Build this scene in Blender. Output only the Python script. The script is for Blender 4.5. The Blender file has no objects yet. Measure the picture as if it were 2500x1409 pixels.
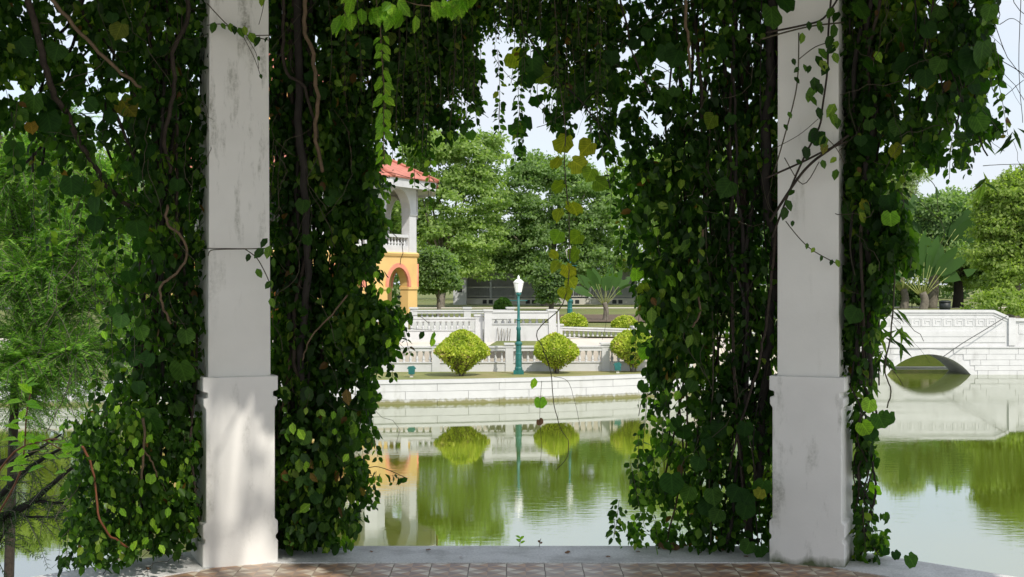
import bpy, bmesh, math, random
import numpy as np
from mathutils import Vector, Matrix, noise as mnoise

random.seed(7)
RNG = np.random.default_rng(11)
scene = bpy.context.scene
COL = scene.collection

# ------------------------------------------------------------------ camera
F = 3250.0; HX = 1250.0; HY = 690.0; EYE = 1.6
WATER = -2.0
cam_d = bpy.data.cameras.new('camera')
cam_d.sensor_width = 36.0
cam_d.lens = F / 2500.0 * 36.0
cam_d.shift_y = -14.5 / 2500.0
cam_d.clip_end = 3000
cam = bpy.data.objects.new('camera', cam_d)
COL.objects.link(cam)
cam.location = (0, 0, EYE)
cam.rotation_euler = (math.radians(90), 0, 0)
scene.camera = cam

# ------------------------------------------------------------------ sun, sky, exposure
SUN_AZ = math.radians(30)      # to the right of straight behind the camera
SUN_EL = math.radians(48)
S = Vector((math.sin(SUN_AZ) * math.cos(SUN_EL), -math.cos(SUN_AZ) * math.cos(SUN_EL), math.sin(SUN_EL)))
sun_d = bpy.data.lights.new('sun', 'SUN')
sun_d.energy = 2.5
sun_d.angle = math.radians(0.55)
sun_d.color = (1.0, 0.95, 0.86)
sun = bpy.data.objects.new('sun', sun_d)
COL.objects.link(sun)
sun.rotation_euler = (-S).to_track_quat('-Z', 'Y').to_euler()

world = bpy.data.worlds.new('World')
scene.world = world
world.use_nodes = True
wn = world.node_tree
wn.nodes.clear()
w_out = wn.nodes.new('ShaderNodeOutputWorld')
w_bg = wn.nodes.new('ShaderNodeBackground')
w_bg.inputs['Strength'].default_value = 0.15
sky = wn.nodes.new('ShaderNodeTexSky')
sky.sky_type = 'NISHITA'
sky.sun_disc = False
sky.sun_elevation = SUN_EL
sky.sun_rotation = math.atan2(S.x, S.y)
sky.air_density = 1.0
sky.dust_density = 2.0
sky.ozone_density = 1.0
w_co = wn.nodes.new('ShaderNodeTexCoord')
w_map = wn.nodes.new('ShaderNodeMapping')
w_map.inputs['Scale'].default_value = (2.2, 2.2, 6.0)
w_nz = wn.nodes.new('ShaderNodeTexNoise')
w_nz.inputs['Scale'].default_value = 1.6
w_nz.inputs['Detail'].default_value = 7
w_rp = wn.nodes.new('ShaderNodeValToRGB')
w_rp.color_ramp.elements[0].position = 0.34
w_rp.color_ramp.elements[0].color = (0.50, 0.50, 0.50, 1)
w_rp.color_ramp.elements[1].position = 0.62
w_rp.color_ramp.elements[1].color = (0.96, 0.96, 0.96, 1)
w_mx = wn.nodes.new('ShaderNodeMix')
w_mx.data_type = 'RGBA'
w_mx.inputs['B'].default_value = (3.7, 3.95, 4.3, 1)      # thin bright cloud, in the sky node's units
L = wn.links.new
L(w_co.outputs['Generated'], w_map.inputs['Vector'])
L(w_map.outputs['Vector'], w_nz.inputs['Vector'])
L(w_nz.outputs['Fac'], w_rp.inputs['Fac'])
L(w_rp.outputs['Color'], w_mx.inputs['Factor'])
L(sky.outputs['Color'], w_mx.inputs['A'])
L(w_mx.outputs['Result'], w_bg.inputs['Color'])
L(w_bg.outputs['Background'], w_out.inputs['Surface'])

scene.view_settings.view_transform = 'Standard'
scene.view_settings.look = 'None'
scene.view_settings.gamma = 1.0
scene.view_settings.use_curve_mapping = False
scene.view_settings.exposure = 0.62
scene.cycles.max_bounces = 10
scene.cycles.diffuse_bounces = 5
scene.cycles.transparent_max_bounces = 6

# ------------------------------------------------------------------ helpers
def P(px, py, D):
    return Vector(((px - HX) / F * D, D, EYE - (py - HY) / F * D))

def X_(px, D):
    return (px - HX) / F * D

def Z_(py, D):
    return EYE - (py - HY) / F * D

def tag(o, label=None, cat=None, group=None, kind=None):
    if label: o['label'] = label
    if cat: o['category'] = cat
    if group: o['group'] = group
    if kind: o['kind'] = kind
    return o

def empty(name, loc, rz=0.0):
    o = bpy.data.objects.new(name, None)
    o.empty_display_size = 0.2
    COL.objects.link(o)
    o.location = loc
    o.rotation_euler = (0, 0, rz)
    return o

def link(name, me, parent=None, loc=None):
    o = bpy.data.objects.new(name, me)
    COL.objects.link(o)
    if parent is not None:
        o.parent = parent
        o.matrix_parent_inverse = Matrix.Identity(4)
    if loc is not None: o.location = loc
    return o

class MB:
    """collects vertices and faces of ONE mesh"""
    def __init__(self): self.v = []; self.f = []; self.sm = []
    def add(self, vs, fs, smooth=False):
        n = len(self.v)
        self.v += [tuple(v) for v in vs]
        for f in fs: self.f.append(tuple(i + n for i in f)); self.sm.append(smooth)
        return self
    def box(self, x0, x1, y0, y1, z0, z1):
        vs = [(x0,y0,z0),(x1,y0,z0),(x1,y1,z0),(x0,y1,z0),(x0,y0,z1),(x1,y0,z1),(x1,y1,z1),(x0,y1,z1)]
        return self.add(vs, [(3,2,1,0),(4,5,6,7),(0,1,5,4),(1,2,6,5),(2,3,7,6),(3,0,4,7)])
    def bar(self, a, b, w, h, up=(0,0,1)):
        a = Vector(a); b = Vector(b); d = (b - a).normalized()
        s = d.cross(Vector(up)).normalized(); u = s.cross(d)
        vs = []
        for p in (a, b):
            for i, j in ((-1,-1),(1,-1),(1,1),(-1,1)): vs.append(p + s * (i * w / 2) + u * (j * h / 2))
        return self.add(vs, [(3,2,1,0),(4,5,6,7),(0,1,5,4),(1,2,6,5),(2,3,7,6),(3,0,4,7)])
    def prism(self, poly, axis_a, axis_b, axis_n, org, depth):
        """polygon (a,b) extruded along axis_n"""
        a = Vector(axis_a); b = Vector(axis_b); n = Vector(axis_n); o = Vector(org)
        k = len(poly)
        vs = [o + a * p[0] + b * p[1] for p in poly] + [o + a * p[0] + b * p[1] + n * depth for p in poly]
        fs = [tuple(range(k))[::-1], tuple(range(k, 2 * k))] + [(i, (i + 1) % k, k + (i + 1) % k, k + i) for i in range(k)]
        return self.add(vs, fs)
    def tube(self, pts, rad, sides=6, smooth=True, cap=True):
        pts = [Vector(p) for p in pts]
        n = len(pts)
        if not hasattr(rad, '__len__'): rad = [rad] * n
        rings = []
        t0 = (pts[1] - pts[0]).normalized()
        ref = Vector((0, 0, 1)) if abs(t0.z) < 0.9 else Vector((1, 0, 0))
        u = t0.cross(ref).normalized()
        for i, p in enumerate(pts):
            t = (pts[min(i + 1, n - 1)] - pts[max(i - 1, 0)])
            t = t.normalized() if t.length > 1e-9 else t0
            u = (u - t * u.dot(t))
            u = u.normalized() if u.length > 1e-6 else t.orthogonal().normalized()
            w = t.cross(u)
            rings.append([p + (u * math.cos(2 * math.pi * k / sides) + w * math.sin(2 * math.pi * k / sides)) * rad[i] for k in range(sides)])
        vs = [v for r in rings for v in r]
        fs = []
        for i in range(n - 1):
            for k in range(sides):
                a = i * sides + k; b = i * sides + (k + 1) % sides
                fs.append((a, b, b + sides, a + sides))
        if cap:
            fs.append(tuple(range(sides))[::-1]); fs.append(tuple((n - 1) * sides + k for k in range(sides)))
        return self.add(vs, fs, smooth)
    def lathe(self, prof, seg=8, org=(0,0,0), smooth=True):
        """prof: list of (r, z)"""
        o = Vector(org); n = len(prof)
        vs = [o + Vector((r * math.cos(2*math.pi*k/seg), r * math.sin(2*math.pi*k/seg), z)) for r, z in prof for k in range(seg)]
        fs = []
        for i in range(n - 1):
            for k in range(seg):
                a = i * seg + k; b = i * seg + (k + 1) % seg
                fs.append((a, b, b + seg, a + seg))
        fs.append(tuple(range(seg))[::-1]); fs.append(tuple((n - 1) * seg + k for k in range(seg)))
        return self.add(vs, fs, smooth)
    def mesh(self, name, mat):
        me = bpy.data.meshes.new(name)
        me.from_pydata(self.v, [], self.f)
        if any(self.sm): me.polygons.foreach_set('use_smooth', self.sm)
        me.materials.append(mat)
        me.update()
        return me
    def build(self, name, mat, parent=None, loc=None):
        return link(name, self.mesh(name, mat), parent, loc)

def bevel_obj(o, w=0.01, seg=2):
    bm = bmesh.new(); bm.from_mesh(o.data)
    bmesh.ops.remove_doubles(bm, verts=bm.verts, dist=1e-5)
    es = [e for e in bm.edges if len(e.link_faces) == 2 and e.calc_face_angle(0) > 0.5]
    bmesh.ops.bevel(bm, geom=es, offset=w, segments=seg, affect='EDGES', profile=0.6, clamp_overlap=True)
    bm.to_mesh(o.data); bm.free()
    o.data.update()
    return o

def spline(pts, n):
    """Catmull-Rom through pts, n samples per span"""
    pts = [Vector(p) for p in pts]
    out = []
    for i in range(len(pts) - 1):
        p0 = pts[max(i - 1, 0)]; p1 = pts[i]; p2 = pts[i + 1]; p3 = pts[min(i + 2, len(pts) - 1)]
        for k in range(n):
            t = k / n
            out.append(0.5 * ((2*p1) + (p2-p0)*t + (2*p0-5*p1+4*p2-p3)*t*t + (3*p1-p0-3*p2+p3)*t**3))
    out.append(pts[-1])
    return out

# ------------------------------------------------------------------ leaves
def t_ovate():
    v = [(0,0,0),(0,1,-.12),(-.30,.28,.07),(-.27,.66,.03),(.30,.28,.07),(.27,.66,.03)]
    return np.array(v), [(0,4,5,1),(0,1,3,2)]
def t_lance(w=.11):
    v = [(0,0,0),(0,1,-.12),(-w,.45,.03),(w,.45,.03)]
    return np.array(v), [(0,3,1),(0,1,2)]
def t_round(seed=0):
    """broad heart-shaped leaf, slightly lobed and cupped"""
    r = random.Random(seed)
    out = [(0,.10),(.14,-.01),(.34,.00),(.47,.20),(.56,.42),(.44,.62),(.36,.80),(.15,.86),(0,.97),
           (-.15,.86),(-.36,.80),(-.44,.62),(-.56,.42),(-.47,.20),(-.34,.00),(-.14,-.01)]
    v = []
    for i, (x, y) in enumerate(out):
        j = 1 + r.uniform(-.13, .11)
        v.append((x * j, .45 + (y - .45) * j, -.30 * (x*x + (y - .4)**2) + r.uniform(-.05,.05) + .22 * abs(x)))
    v.append((0, .36, -.02)); v.append((0, .7, -.04))
    a, b = 16, 17
    f = [(0,1,2,a),(2,3,a),(3,4,a),(4,5,b,a),(5,6,b),(6,7,b),(7,8,b),(8,9,b),(9,10,b),(10,11,b),(11,12,a,b),(12,13,a),(13,14,a),(14,15,0,a)]
    return np.array(v), f
def t_diamond(w=.30): return np.array([(0,0,0),(w,.5,.05),(0,1,-.1),(-w,.5,.05)]), [(0,1,2,3)]
T_DI = t_diamond()
T_OV = t_ovate(); T_LA = t_lance(); T_FINE = t_lance(.085); T_RD = [t_round(i) for i in range(6)]

def unit(a):
    return a / np.maximum(np.linalg.norm(a, axis=-1, keepdims=True), 1e-9)

def leaf_mesh(name, pos, axis, nrm, size, tmpl, mat, rnd=None, smooth=True):
    V, Fc = tmpl
    pos = np.asarray(pos, float); n = len(pos)
    ax = unit(np.asarray(axis, float)); xx = unit(np.cross(ax, np.asarray(nrm, float))); nn = np.cross(xx, ax)
    size = np.broadcast_to(np.asarray(size, float), (n,))
    loc = V[None] * size[:, None, None]
    vs = pos[:, None] + loc[..., 0:1] * xx[:, None] + loc[..., 1:2] * ax[:, None] + loc[..., 2:3] * nn[:, None]
    k = len(V)
    lens = np.array([len(f) for f in Fc]); flat = np.array([i for f in Fc for i in f])
    loops = (flat[None] + (np.arange(n) * k)[:, None]).ravel()
    tot = np.tile(lens, n); start = np.concatenate([[0], np.cumsum(tot)[:-1]])
    me = bpy.data.meshes.new(name)
    me.vertices.add(n * k); me.vertices.foreach_set('co', vs.ravel().astype(np.float32))
    me.loops.add(len(loops)); me.loops.foreach_set('vertex_index', loops.astype(np.int32))
    me.polygons.add(len(tot)); me.polygons.foreach_set('loop_start', start.astype(np.int32))
    try: me.polygons.foreach_set('loop_total', tot.astype(np.int32))
    except Exception: pass
    if smooth: me.polygons.foreach_set('use_smooth', np.ones(len(tot), bool))
    if rnd is None: rnd = RNG.random(n)
    at = me.attributes.new('rnd', 'FLOAT', 'POINT')
    at.data.foreach_set('value', np.repeat(rnd, k).astype(np.float32))
    me.materials.append(mat)
    me.update(calc_edges=True)
    me.validate()
    return me

def rand_dir(n, zb=0.0):
    d = RNG.normal(size=(n, 3)); d[:, 2] += zb
    return unit(d)

# ------------------------------------------------------------------ materials
def new_mat(name):
    m = bpy.data.materials.new(name); m.use_nodes = True
    nt = m.node_tree; nt.nodes.clear()
    out = nt.nodes.new('ShaderNodeOutputMaterial')
    b = nt.nodes.new('ShaderNodeBsdfPrincipled')
    nt.links.new(b.outputs[0], out.inputs['Surface'])
    return m, nt, b, out

def N(nt, typ, **kw):
    n = nt.nodes.new(typ)
    for k, v in kw.items():
        if k in n.inputs: n.inputs[k].default_value = v
        else: setattr(n, k, v)
    return n

def ramp(nt, stops):
    r = nt.nodes.new('ShaderNodeValToRGB')
    e = r.color_ramp.elements
    while len(e) < len(stops): e.new(0.5)
    for i, (p, c) in enumerate(stops):
        e[i].position = p; e[i].color = (*c, 1) if len(c) == 3 else c
    return r

def plain(name, col, rough=0.6, var=0.12, scale=6.0, bump=0.0, bscale=60, metallic=0.0, spec=0.4):
    m, nt, b, out = new_mat(name)
    tc = N(nt, 'ShaderNodeTexCoord')
    nz = N(nt, 'ShaderNodeTexNoise', Scale=scale, Detail=6.0)
    nt.links.new(tc.outputs['Object'], nz.inputs['Vector'])
    c0 = tuple(max(0, c * (1 - var)) for c in col); c1 = tuple(min(1, c * (1 + var)) for c in col)
    r = ramp(nt, [(0.3, c0), (0.7, c1)])
    nt.links.new(nz.outputs['Fac'], r.inputs['Fac'])
    nt.links.new(r.outputs['Color'], b.inputs['Base Color'])
    b.inputs['Roughness'].default_value = rough
    b.inputs['Metallic'].default_value = metallic
    b.inputs['Specular IOR Level'].default_value = spec
    if bump:
        n2 = N(nt, 'ShaderNodeTexNoise', Scale=bscale, Detail=5.0)
        nt.links.new(tc.outputs['Object'], n2.inputs['Vector'])
        bp = N(nt, 'ShaderNodeBump', Strength=bump, Distance=0.02)
        nt.links.new(n2.outputs['Fac'], bp.inputs['Height'])
        nt.links.new(bp.outputs['Normal'], b.inputs['Normal'])
    return m

def leaf_mat(name, stops, trans=0.42, rough=0.42, by_object=False, spots=None, tint=(1.7,2.0,.5), spec=0.22):
    m, nt, b, out = new_mat(name)
    if by_object:
        src = N(nt, 'ShaderNodeObjectInfo').outputs['Random']
    else:
        src = N(nt, 'ShaderNodeAttribute', attribute_name='rnd').outputs['Fac']
    r = ramp(nt, stops)
    nt.links.new(src, r.inputs['Fac'])
    colr = r.outputs['Color']
    if spots:
        tc = N(nt, 'ShaderNodeTexCoord')
        nz = N(nt, 'ShaderNodeTexNoise', Scale=spots[1], Detail=3.0)
        nt.links.new(tc.outputs['Object'], nz.inputs['Vector'])
        sr = ramp(nt, [(spots[2], (0,0,0)), (spots[2] + .08, (1,1,1))])
        nt.links.new(nz.outputs['Fac'], sr.inputs['Fac'])
        mx = N(nt, 'ShaderNodeMix', data_type='RGBA')
        nt.links.new(sr.outputs['Color'], mx.inputs['Factor'])
        nt.links.new(colr, mx.inputs['A']); mx.inputs['B'].default_value = (*spots[0], 1)
        colr = mx.outputs['Result']
    if by_object:
        tv_ = N(nt, 'ShaderNodeTexCoord'); sv = N(nt, 'ShaderNodeSeparateXYZ'); nt.links.new(tv_.outputs['Object'], sv.inputs[0])
        def mth(op, a, c=None):
            q = N(nt, 'ShaderNodeMath', operation=op)
            for i, v_ in enumerate((a, c)):
                if v_ is None: continue
                if isinstance(v_, (int, float)): q.inputs[i].default_value = v_
                else: nt.links.new(v_, q.inputs[i])
            return q.outputs[0]
        axx = mth('ABSOLUTE', sv.outputs['X'])
        rib = mth('LESS_THAN', axx, .028)
        side = mth('LESS_THAN', mth('FRACT', mth('MULTIPLY', mth('SUBTRACT', sv.outputs['Y'], mth('MULTIPLY', axx, .75)), 6.5)), .14)
        vein = mth('MULTIPLY', mth('MAXIMUM', rib, side), .45)
        nzv = N(nt, 'ShaderNodeTexNoise', Scale=4.0, Detail=3.0); nt.links.new(tv_.outputs['Object'], nzv.inputs['Vector'])
        blot = N(nt, 'ShaderNodeMix', data_type='RGBA', blend_type='MULTIPLY'); blot.inputs['Factor'].default_value = 1.0
        br_ = ramp(nt, [(.3, (.65,.7,.6)), (.7, (1.25,1.2,1.1))]); nt.links.new(nzv.outputs['Fac'], br_.inputs['Fac'])
        nt.links.new(colr, blot.inputs['A']); nt.links.new(br_.outputs['Color'], blot.inputs['B'])
        vm = N(nt, 'ShaderNodeMix', data_type='RGBA'); nt.links.new(vein, vm.inputs['Factor']); nt.links.new(blot.outputs['Result'], vm.inputs['A'])
        lt = N(nt, 'ShaderNodeMix', data_type='RGBA', blend_type='MULTIPLY'); lt.inputs['Factor'].default_value = 1.0; nt.links.new(colr, lt.inputs['A']); lt.inputs['B'].default_value = (2.2, 1.9, 1.8, 1)
        nt.links.new(lt.outputs['Result'], vm.inputs['B']); colr = vm.outputs['Result']
    nt.links.new(colr, b.inputs['Base Color'])
    b.inputs['Roughness'].default_value = rough
    b.inputs['Specular IOR Level'].default_value = spec
    tr = N(nt, 'ShaderNodeBsdfTranslucent')
    tm = N(nt, 'ShaderNodeMix', data_type='RGBA', blend_type='MULTIPLY')
    tm.inputs['Factor'].default_value = 1.0
    nt.links.new(colr, tm.inputs['A']); tm.inputs['B'].default_value = (*tint, 1)
    nt.links.new(tm.outputs['Result'], tr.inputs['Color'])
    mix = N(nt, 'ShaderNodeMixShader', Fac=trans)
    nt.links.new(b.outputs[0], mix.inputs[1]); nt.links.new(tr.outputs[0], mix.inputs[2])
    nt.links.new(mix.outputs[0], out.inputs['Surface'])
    return m

def streaked_white(name, base, dirt, streak_scale, lo, hi, foot=None, rough=0.7, zmask=None):
    """white paint with vertical mildew streaks; foot = (z, height) of a damp, mossy band"""
    m, nt, b, out = new_mat(name)
    tc = N(nt, 'ShaderNodeTexCoord')
    mp = N(nt, 'ShaderNodeMapping'); mp.inputs['Scale'].default_value = streak_scale
    nt.links.new(tc.outputs['Object'], mp.inputs['Vector'])
    n1 = N(nt, 'ShaderNodeTexNoise', Scale=1.0, Detail=8.0, Roughness=0.65)
    nt.links.new(mp.outputs['Vector'], n1.inputs['Vector'])
    n2 = N(nt, 'ShaderNodeTexNoise', Scale=55.0, Detail=4.0, Roughness=0.7)
    nt.links.new(tc.outputs['Object'], n2.inputs['Vector'])
    mul = N(nt, 'ShaderNodeMath', operation='MULTIPLY')
    r1 = ramp(nt, [(lo, (0,0,0)), (hi, (1,1,1))]); nt.links.new(n1.outputs['Fac'], r1.inputs['Fac'])
    r2 = ramp(nt, [(.35, (.25,.25,.25)), (.62, (1,1,1))]); nt.links.new(n2.outputs['Fac'], r2.inputs['Fac'])
    nt.links.new(r1.outputs['Color'], mul.inputs[0]); nt.links.new(r2.outputs['Color'], mul.inputs[1])
    fac = mul.outputs[0]
    sep = N(nt, 'ShaderNodeSeparateXYZ'); nt.links.new(tc.outputs['Object'], sep.inputs[0])
    if zmask:
        mr = N(nt, 'ShaderNodeMapRange'); mr.inputs['From Min'].default_value = zmask[0]; mr.inputs['From Max'].default_value = zmask[1]
        nt.links.new(sep.outputs['Z'], mr.inputs['Value'])
        mm = N(nt, 'ShaderNodeMath', operation='MULTIPLY'); nt.links.new(fac, mm.inputs[0]); nt.links.new(mr.outputs[0], mm.inputs[1])
        fac = mm.outputs[0]
    bm_ = N(nt, 'ShaderNodeMix', data_type='RGBA')
    n3 = N(nt, 'ShaderNodeTexNoise', Scale=3.0, Detail=6.0); nt.links.new(tc.outputs['Object'], n3.inputs['Vector'])
    r3 = ramp(nt, [(.3, tuple(c * .90 for c in base)), (.7, base)]); nt.links.new(n3.outputs['Fac'], r3.inputs['Fac'])
    nt.links.new(fac, bm_.inputs['Factor']); nt.links.new(r3.outputs['Color'], bm_.inputs['A']); bm_.inputs['B'].default_value = (*dirt, 1)
    colr = bm_.outputs['Result']
    if foot:
        ad = N(nt, 'ShaderNodeMath', operation='MULTIPLY_ADD'); ad.inputs[1].default_value = foot[1] * 1.6; 
        nt.links.new(n1.outputs['Fac'], ad.inputs[0]); ad.inputs[2].default_value = foot[0] - foot[1] * .8
        n4 = N(nt, 'ShaderNodeTexNoise', Scale=9.0, Detail=6.0); nt.links.new(tc.outputs['Object'], n4.inputs['Vector'])
        a2 = N(nt, 'ShaderNodeMath', operation='MULTIPLY_ADD'); a2.inputs[1].default_value = foot[1] * 2.0
        nt.links.new(n4.outputs['Fac'], a2.inputs[0]); nt.links.new(ad.outputs[0], a2.inputs[2])
        sb = N(nt, 'ShaderNodeMath', operation='SUBTRACT'); nt.links.new(a2.outputs[0], sb.inputs[0]); nt.links.new(sep.outputs['Z'], sb.inputs[1])
        mr2 = N(nt, 'ShaderNodeMapRange'); mr2.inputs['From Min'].default_value = 0; mr2.inputs['From Max'].default_value = foot[1]
        nt.links.new(sb.outputs[0], mr2.inputs['Value'])
        b2 = N(nt, 'ShaderNodeMix', data_type='RGBA')
        nt.links.new(mr2.outputs[0], b2.inputs['Factor']); nt.links.new(colr, b2.inputs['A']); b2.inputs['B'].default_value = (*foot[2], 1)
        colr = b2.outputs['Result']
    nt.links.new(colr, b.inputs['Base Color'])
    b.inputs['Roughness'].default_value = rough
    b.inputs['Specular IOR Level'].default_value = 0.25
    bp = N(nt, 'ShaderNodeBump', Strength=0.12, Distance=0.01)
    nt.links.new(n2.outputs['Fac'], bp.inputs['Height']); nt.links.new(bp.outputs['Normal'], b.inputs['Normal'])
    return m

M = {}
M['pillar'] = streaked_white('pillar_paint', (.80,.78,.73), (.16,.16,.11), (11, 11, 2.2), .53, .70, zmask=(1.3, 2.2), foot=(.0, .035, (.10,.11,.06)))
M['pillar2'] = streaked_white('pillar_paint_plain', (.80,.78,.73), (.35,.34,.27), (7, 7, .9), .60, .80, zmask=(.6, 2.2), foot=(.02, .05, (.10,.11,.06)))
M['pedestal'] = streaked_white('pedestal_paint', (.82,.80,.76), (.36,.35,.30), (7, 7, 2.0), .57, .78, foot=(.0, .02, (.12,.13,.08)))
M['pedestal2'] = streaked_white('pedestal_paint_mossy', (.80,.78,.74), (.30,.30,.25), (8, 8, 2.4), .56, .76, foot=(.03, .05, (.10,.12,.06)))
M['bank_wall'] = streaked_white('bank_wall_paint', (.56,.56,.55), (.30,.30,.26), (3.0, 3.0, .6), .56, .80, foot=(WATER + .05, .10, (.20,.19,.09)))
M['white'] = streaked_white('white_paint', (.60,.60,.595), (.30,.30,.28), (2.4, 2.4, .7), .58, .82)
M['bridge'] = streaked_white('bridge_paint', (.60,.60,.60), (.27,.27,.26), (1.8, 1.8, .8), .56, .78, foot=(WATER + .03, .10, (.16,.16,.10)))
M['tower_white'] = streaked_white('tower_white_paint', (.60,.60,.61), (.45,.45,.44), (.7, .7, .5), .58, .85)
M['yellow'] = plain('yellow_plaster', (.74,.49,.19), .75, .07, 1.2, .1)
M['pink'] = plain('pink_trim', (.72,.27,.18), .7, .1, 3)
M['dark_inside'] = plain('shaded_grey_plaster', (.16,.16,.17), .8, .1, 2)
M['orange_wall'] = plain('ochre_plaster', (.55,.24,.06), .8, .12, 1.5)
M['concrete'] = None
M['grey_wood'] = plain('grey_boards', (.42,.43,.44), .7, .15, 3)
M['house_base'] = plain('pale_plinth', (.55,.53,.48), .8, .1, 2)
M['teal'] = plain('teal_paint', (.015,.13,.12), .4, .2, 9, spec=.5)
M['lantern'] = plain('lantern_glass', (.85,.85,.82), .25, .03, 4, spec=.5)
M['bark'] = plain('vine_bark', (.035,.025,.017), .85, .4, 18, .6, 60)
M['bark_pale'] = plain('pale_stem', (.13,.088,.05), .8, .3, 18, .4, 60)
M['bark_red'] = plain('reddish_stem', (.17,.06,.025), .6, .25, 20)
M['bark_dark'] = plain('dark_bark', (.022,.018,.014), .9, .35, 10, .5, 30)
M['bark_grey'] = plain('grey_bark', (.16,.14,.11), .9, .3, 6, .5, 20)
M['tendril'] = plain('thin_stem', (.07,.06,.035), .7, .3, 20)
M['dry_leaf'] = plain('dry_leaf', (.20,.10,.045), .8, .4, 20)
M['petal'] = plain('violet_petal', (.10,.05,.45), .6, .1, 20)
M['path'] = plain('beige_paving', (.60,.54,.46), .85, .1, 1.5, .1, 20)
M['cable'] = plain('dark_cable', (.10,.10,.10), .6, .1, 5)
M['bin'] = plain('dark_bin', (.02,.025,.025), .5, .1, 5)
M['soil'] = plain('bare_soil', (.12,.085,.055), .9, .3, 5, .3, 30)

# concrete kerb: grey and stained
m, nt, b, out = new_mat('weathered_concrete')
tc = N(nt, 'ShaderNodeTexCoord')
n1 = N(nt, 'ShaderNodeTexNoise', Scale=3.2, Detail=9.0, Roughness=.65); nt.links.new(tc.outputs['Object'], n1.inputs['Vector'])
n2 = N(nt, 'ShaderNodeTexNoise', Scale=70.0, Detail=5.0, Roughness=.7); nt.links.new(tc.outputs['Object'], n2.inputs['Vector'])
r1 = ramp(nt, [(.32, (.46,.455,.44)), (.5, (.70,.695,.68)), (.68, (.80,.795,.78))]); nt.links.new(n1.outputs['Fac'], r1.inputs['Fac'])
r2 = ramp(nt, [(.3, (.6,.6,.6)), (.6, (1,1,1))]); nt.links.new(n2.outputs['Fac'], r2.inputs['Fac'])
mx = N(nt, 'ShaderNodeMix', data_type='RGBA', blend_type='MULTIPLY'); mx.inputs['Factor'].default_value = .8
nt.links.new(r1.outputs['Color'], mx.inputs['A']); nt.links.new(r2.outputs['Color'], mx.inputs['B'])
nt.links.new(mx.outputs['Result'], b.inputs['Base Color']); b.inputs['Roughness'].default_value = .85
bp = N(nt, 'ShaderNodeBump', Strength=.4, Distance=.006); nt.links.new(n2.outputs['Fac'], bp.inputs['Height']); nt.links.new(bp.outputs['Normal'], b.inputs['Normal'])
M['concrete'] = m

# cement tile: pinwheel of coloured triangles, dusted
m, nt, b, out = new_mat('patterned_cement_tile')
tc = N(nt, 'ShaderNodeTexCoord'); sp = N(nt, 'ShaderNodeSeparateXYZ'); nt.links.new(tc.outputs['Object'], sp.inputs[0])
def math_(op, a, bb=None, c=None):
    n = N(nt, 'ShaderNodeMath', operation=op)
    for i, v in enumerate((a, bb, c)):
        if v is None: continue
        if hasattr(v, 'is_linked') or hasattr(v, 'links'): nt.links.new(v, n.inputs[i])
        else: n.inputs[i].default_value = v
    return n.outputs[0]
ang = math_('ARCTAN2', sp.outputs['Y'], sp.outputs['X'])
seg = math_('FRACT', math_('MULTIPLY', math_('ADD', ang, math.pi), 4 / math.pi / 1.0 / 2.0))
ax_ = math_('ABSOLUTE', sp.outputs['X']); ay_ = math_('ABSOLUTE', sp.outputs['Y'])
dia = math_('ADD', ax_, ay_)
inside = math_('LESS_THAN', dia, .107)
half = math_('GREATER_THAN', seg, .5)
cA = N(nt, 'ShaderNodeMix', data_type='RGBA'); cA.inputs['A'].default_value = (.42,.22,.10,1); cA.inputs['B'].default_value = (.22,.12,.08,1)
cB = N(nt, 'ShaderNodeMix', data_type='RGBA'); cB.inputs['A'].default_value = (.66,.57,.44,1); cB.inputs['B'].default_value = (.33,.22,.15,1)
nt.links.new(half, cA.inputs['Factor']); nt.links.new(half, cB.inputs['Factor'])
cC = N(nt, 'ShaderNodeMix', data_type='RGBA'); nt.links.new(inside, cC.inputs['Factor'])
nt.links.new(cB.outputs['Result'], cC.inputs['A']); nt.links.new(cA.outputs['Result'], cC.inputs['B'])
geo = N(nt, 'ShaderNodeNewGeometry')
n1 = N(nt, 'ShaderNodeTexNoise', Scale=1.1, Detail=7.0, Roughness=.6); nt.links.new(geo.outputs['Position'], n1.inputs['Vector'])
dr = ramp(nt, [(.40, (.05,.05,.05)), (.64, (.48,.48,.48))]); nt.links.new(n1.outputs['Fac'], dr.inputs['Fac'])
cD = N(nt, 'ShaderNodeMix', data_type='RGBA'); nt.links.new(dr.outputs['Color'], cD.inputs['Factor'])
nt.links.new(cC.outputs['Result'], cD.inputs['A']); cD.inputs['B'].default_value = (.46,.42,.37,1)
nt.links.new(cD.outputs['Result'], b.inputs['Base Color']); b.inputs['Roughness'].default_value = .45
M['tile'] = m

# roof: courses of red tiles
m, nt, b, out = new_mat('red_roof_tiles')
tc = N(nt, 'ShaderNodeTexCoord')
wv = N(nt, 'ShaderNodeTexWave', Scale=1.6, Distortion=.6, bands_direction='Z', wave_profile='SAW'); nt.links.new(tc.outputs['Object'], wv.inputs['Vector'])
n1 = N(nt, 'ShaderNodeTexNoise', Scale=4.0, Detail=5.0); nt.links.new(tc.outputs['Object'], n1.inputs['Vector'])
r1 = ramp(nt, [(.3, (.40,.13,.09)), (.7, (.56,.21,.15))]); nt.links.new(n1.outputs['Fac'], r1.inputs['Fac'])
nt.links.new(r1.outputs['Color'], b.inputs['Base Color']); b.inputs['Roughness'].default_value = .7
bp = N(nt, 'ShaderNodeBump', Strength=.9, Distance=.08); nt.links.new(wv.outputs['Fac'], bp.inputs['Height']); nt.links.new(bp.outputs['Normal'], b.inputs['Normal'])
M['roof'] = m

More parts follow.
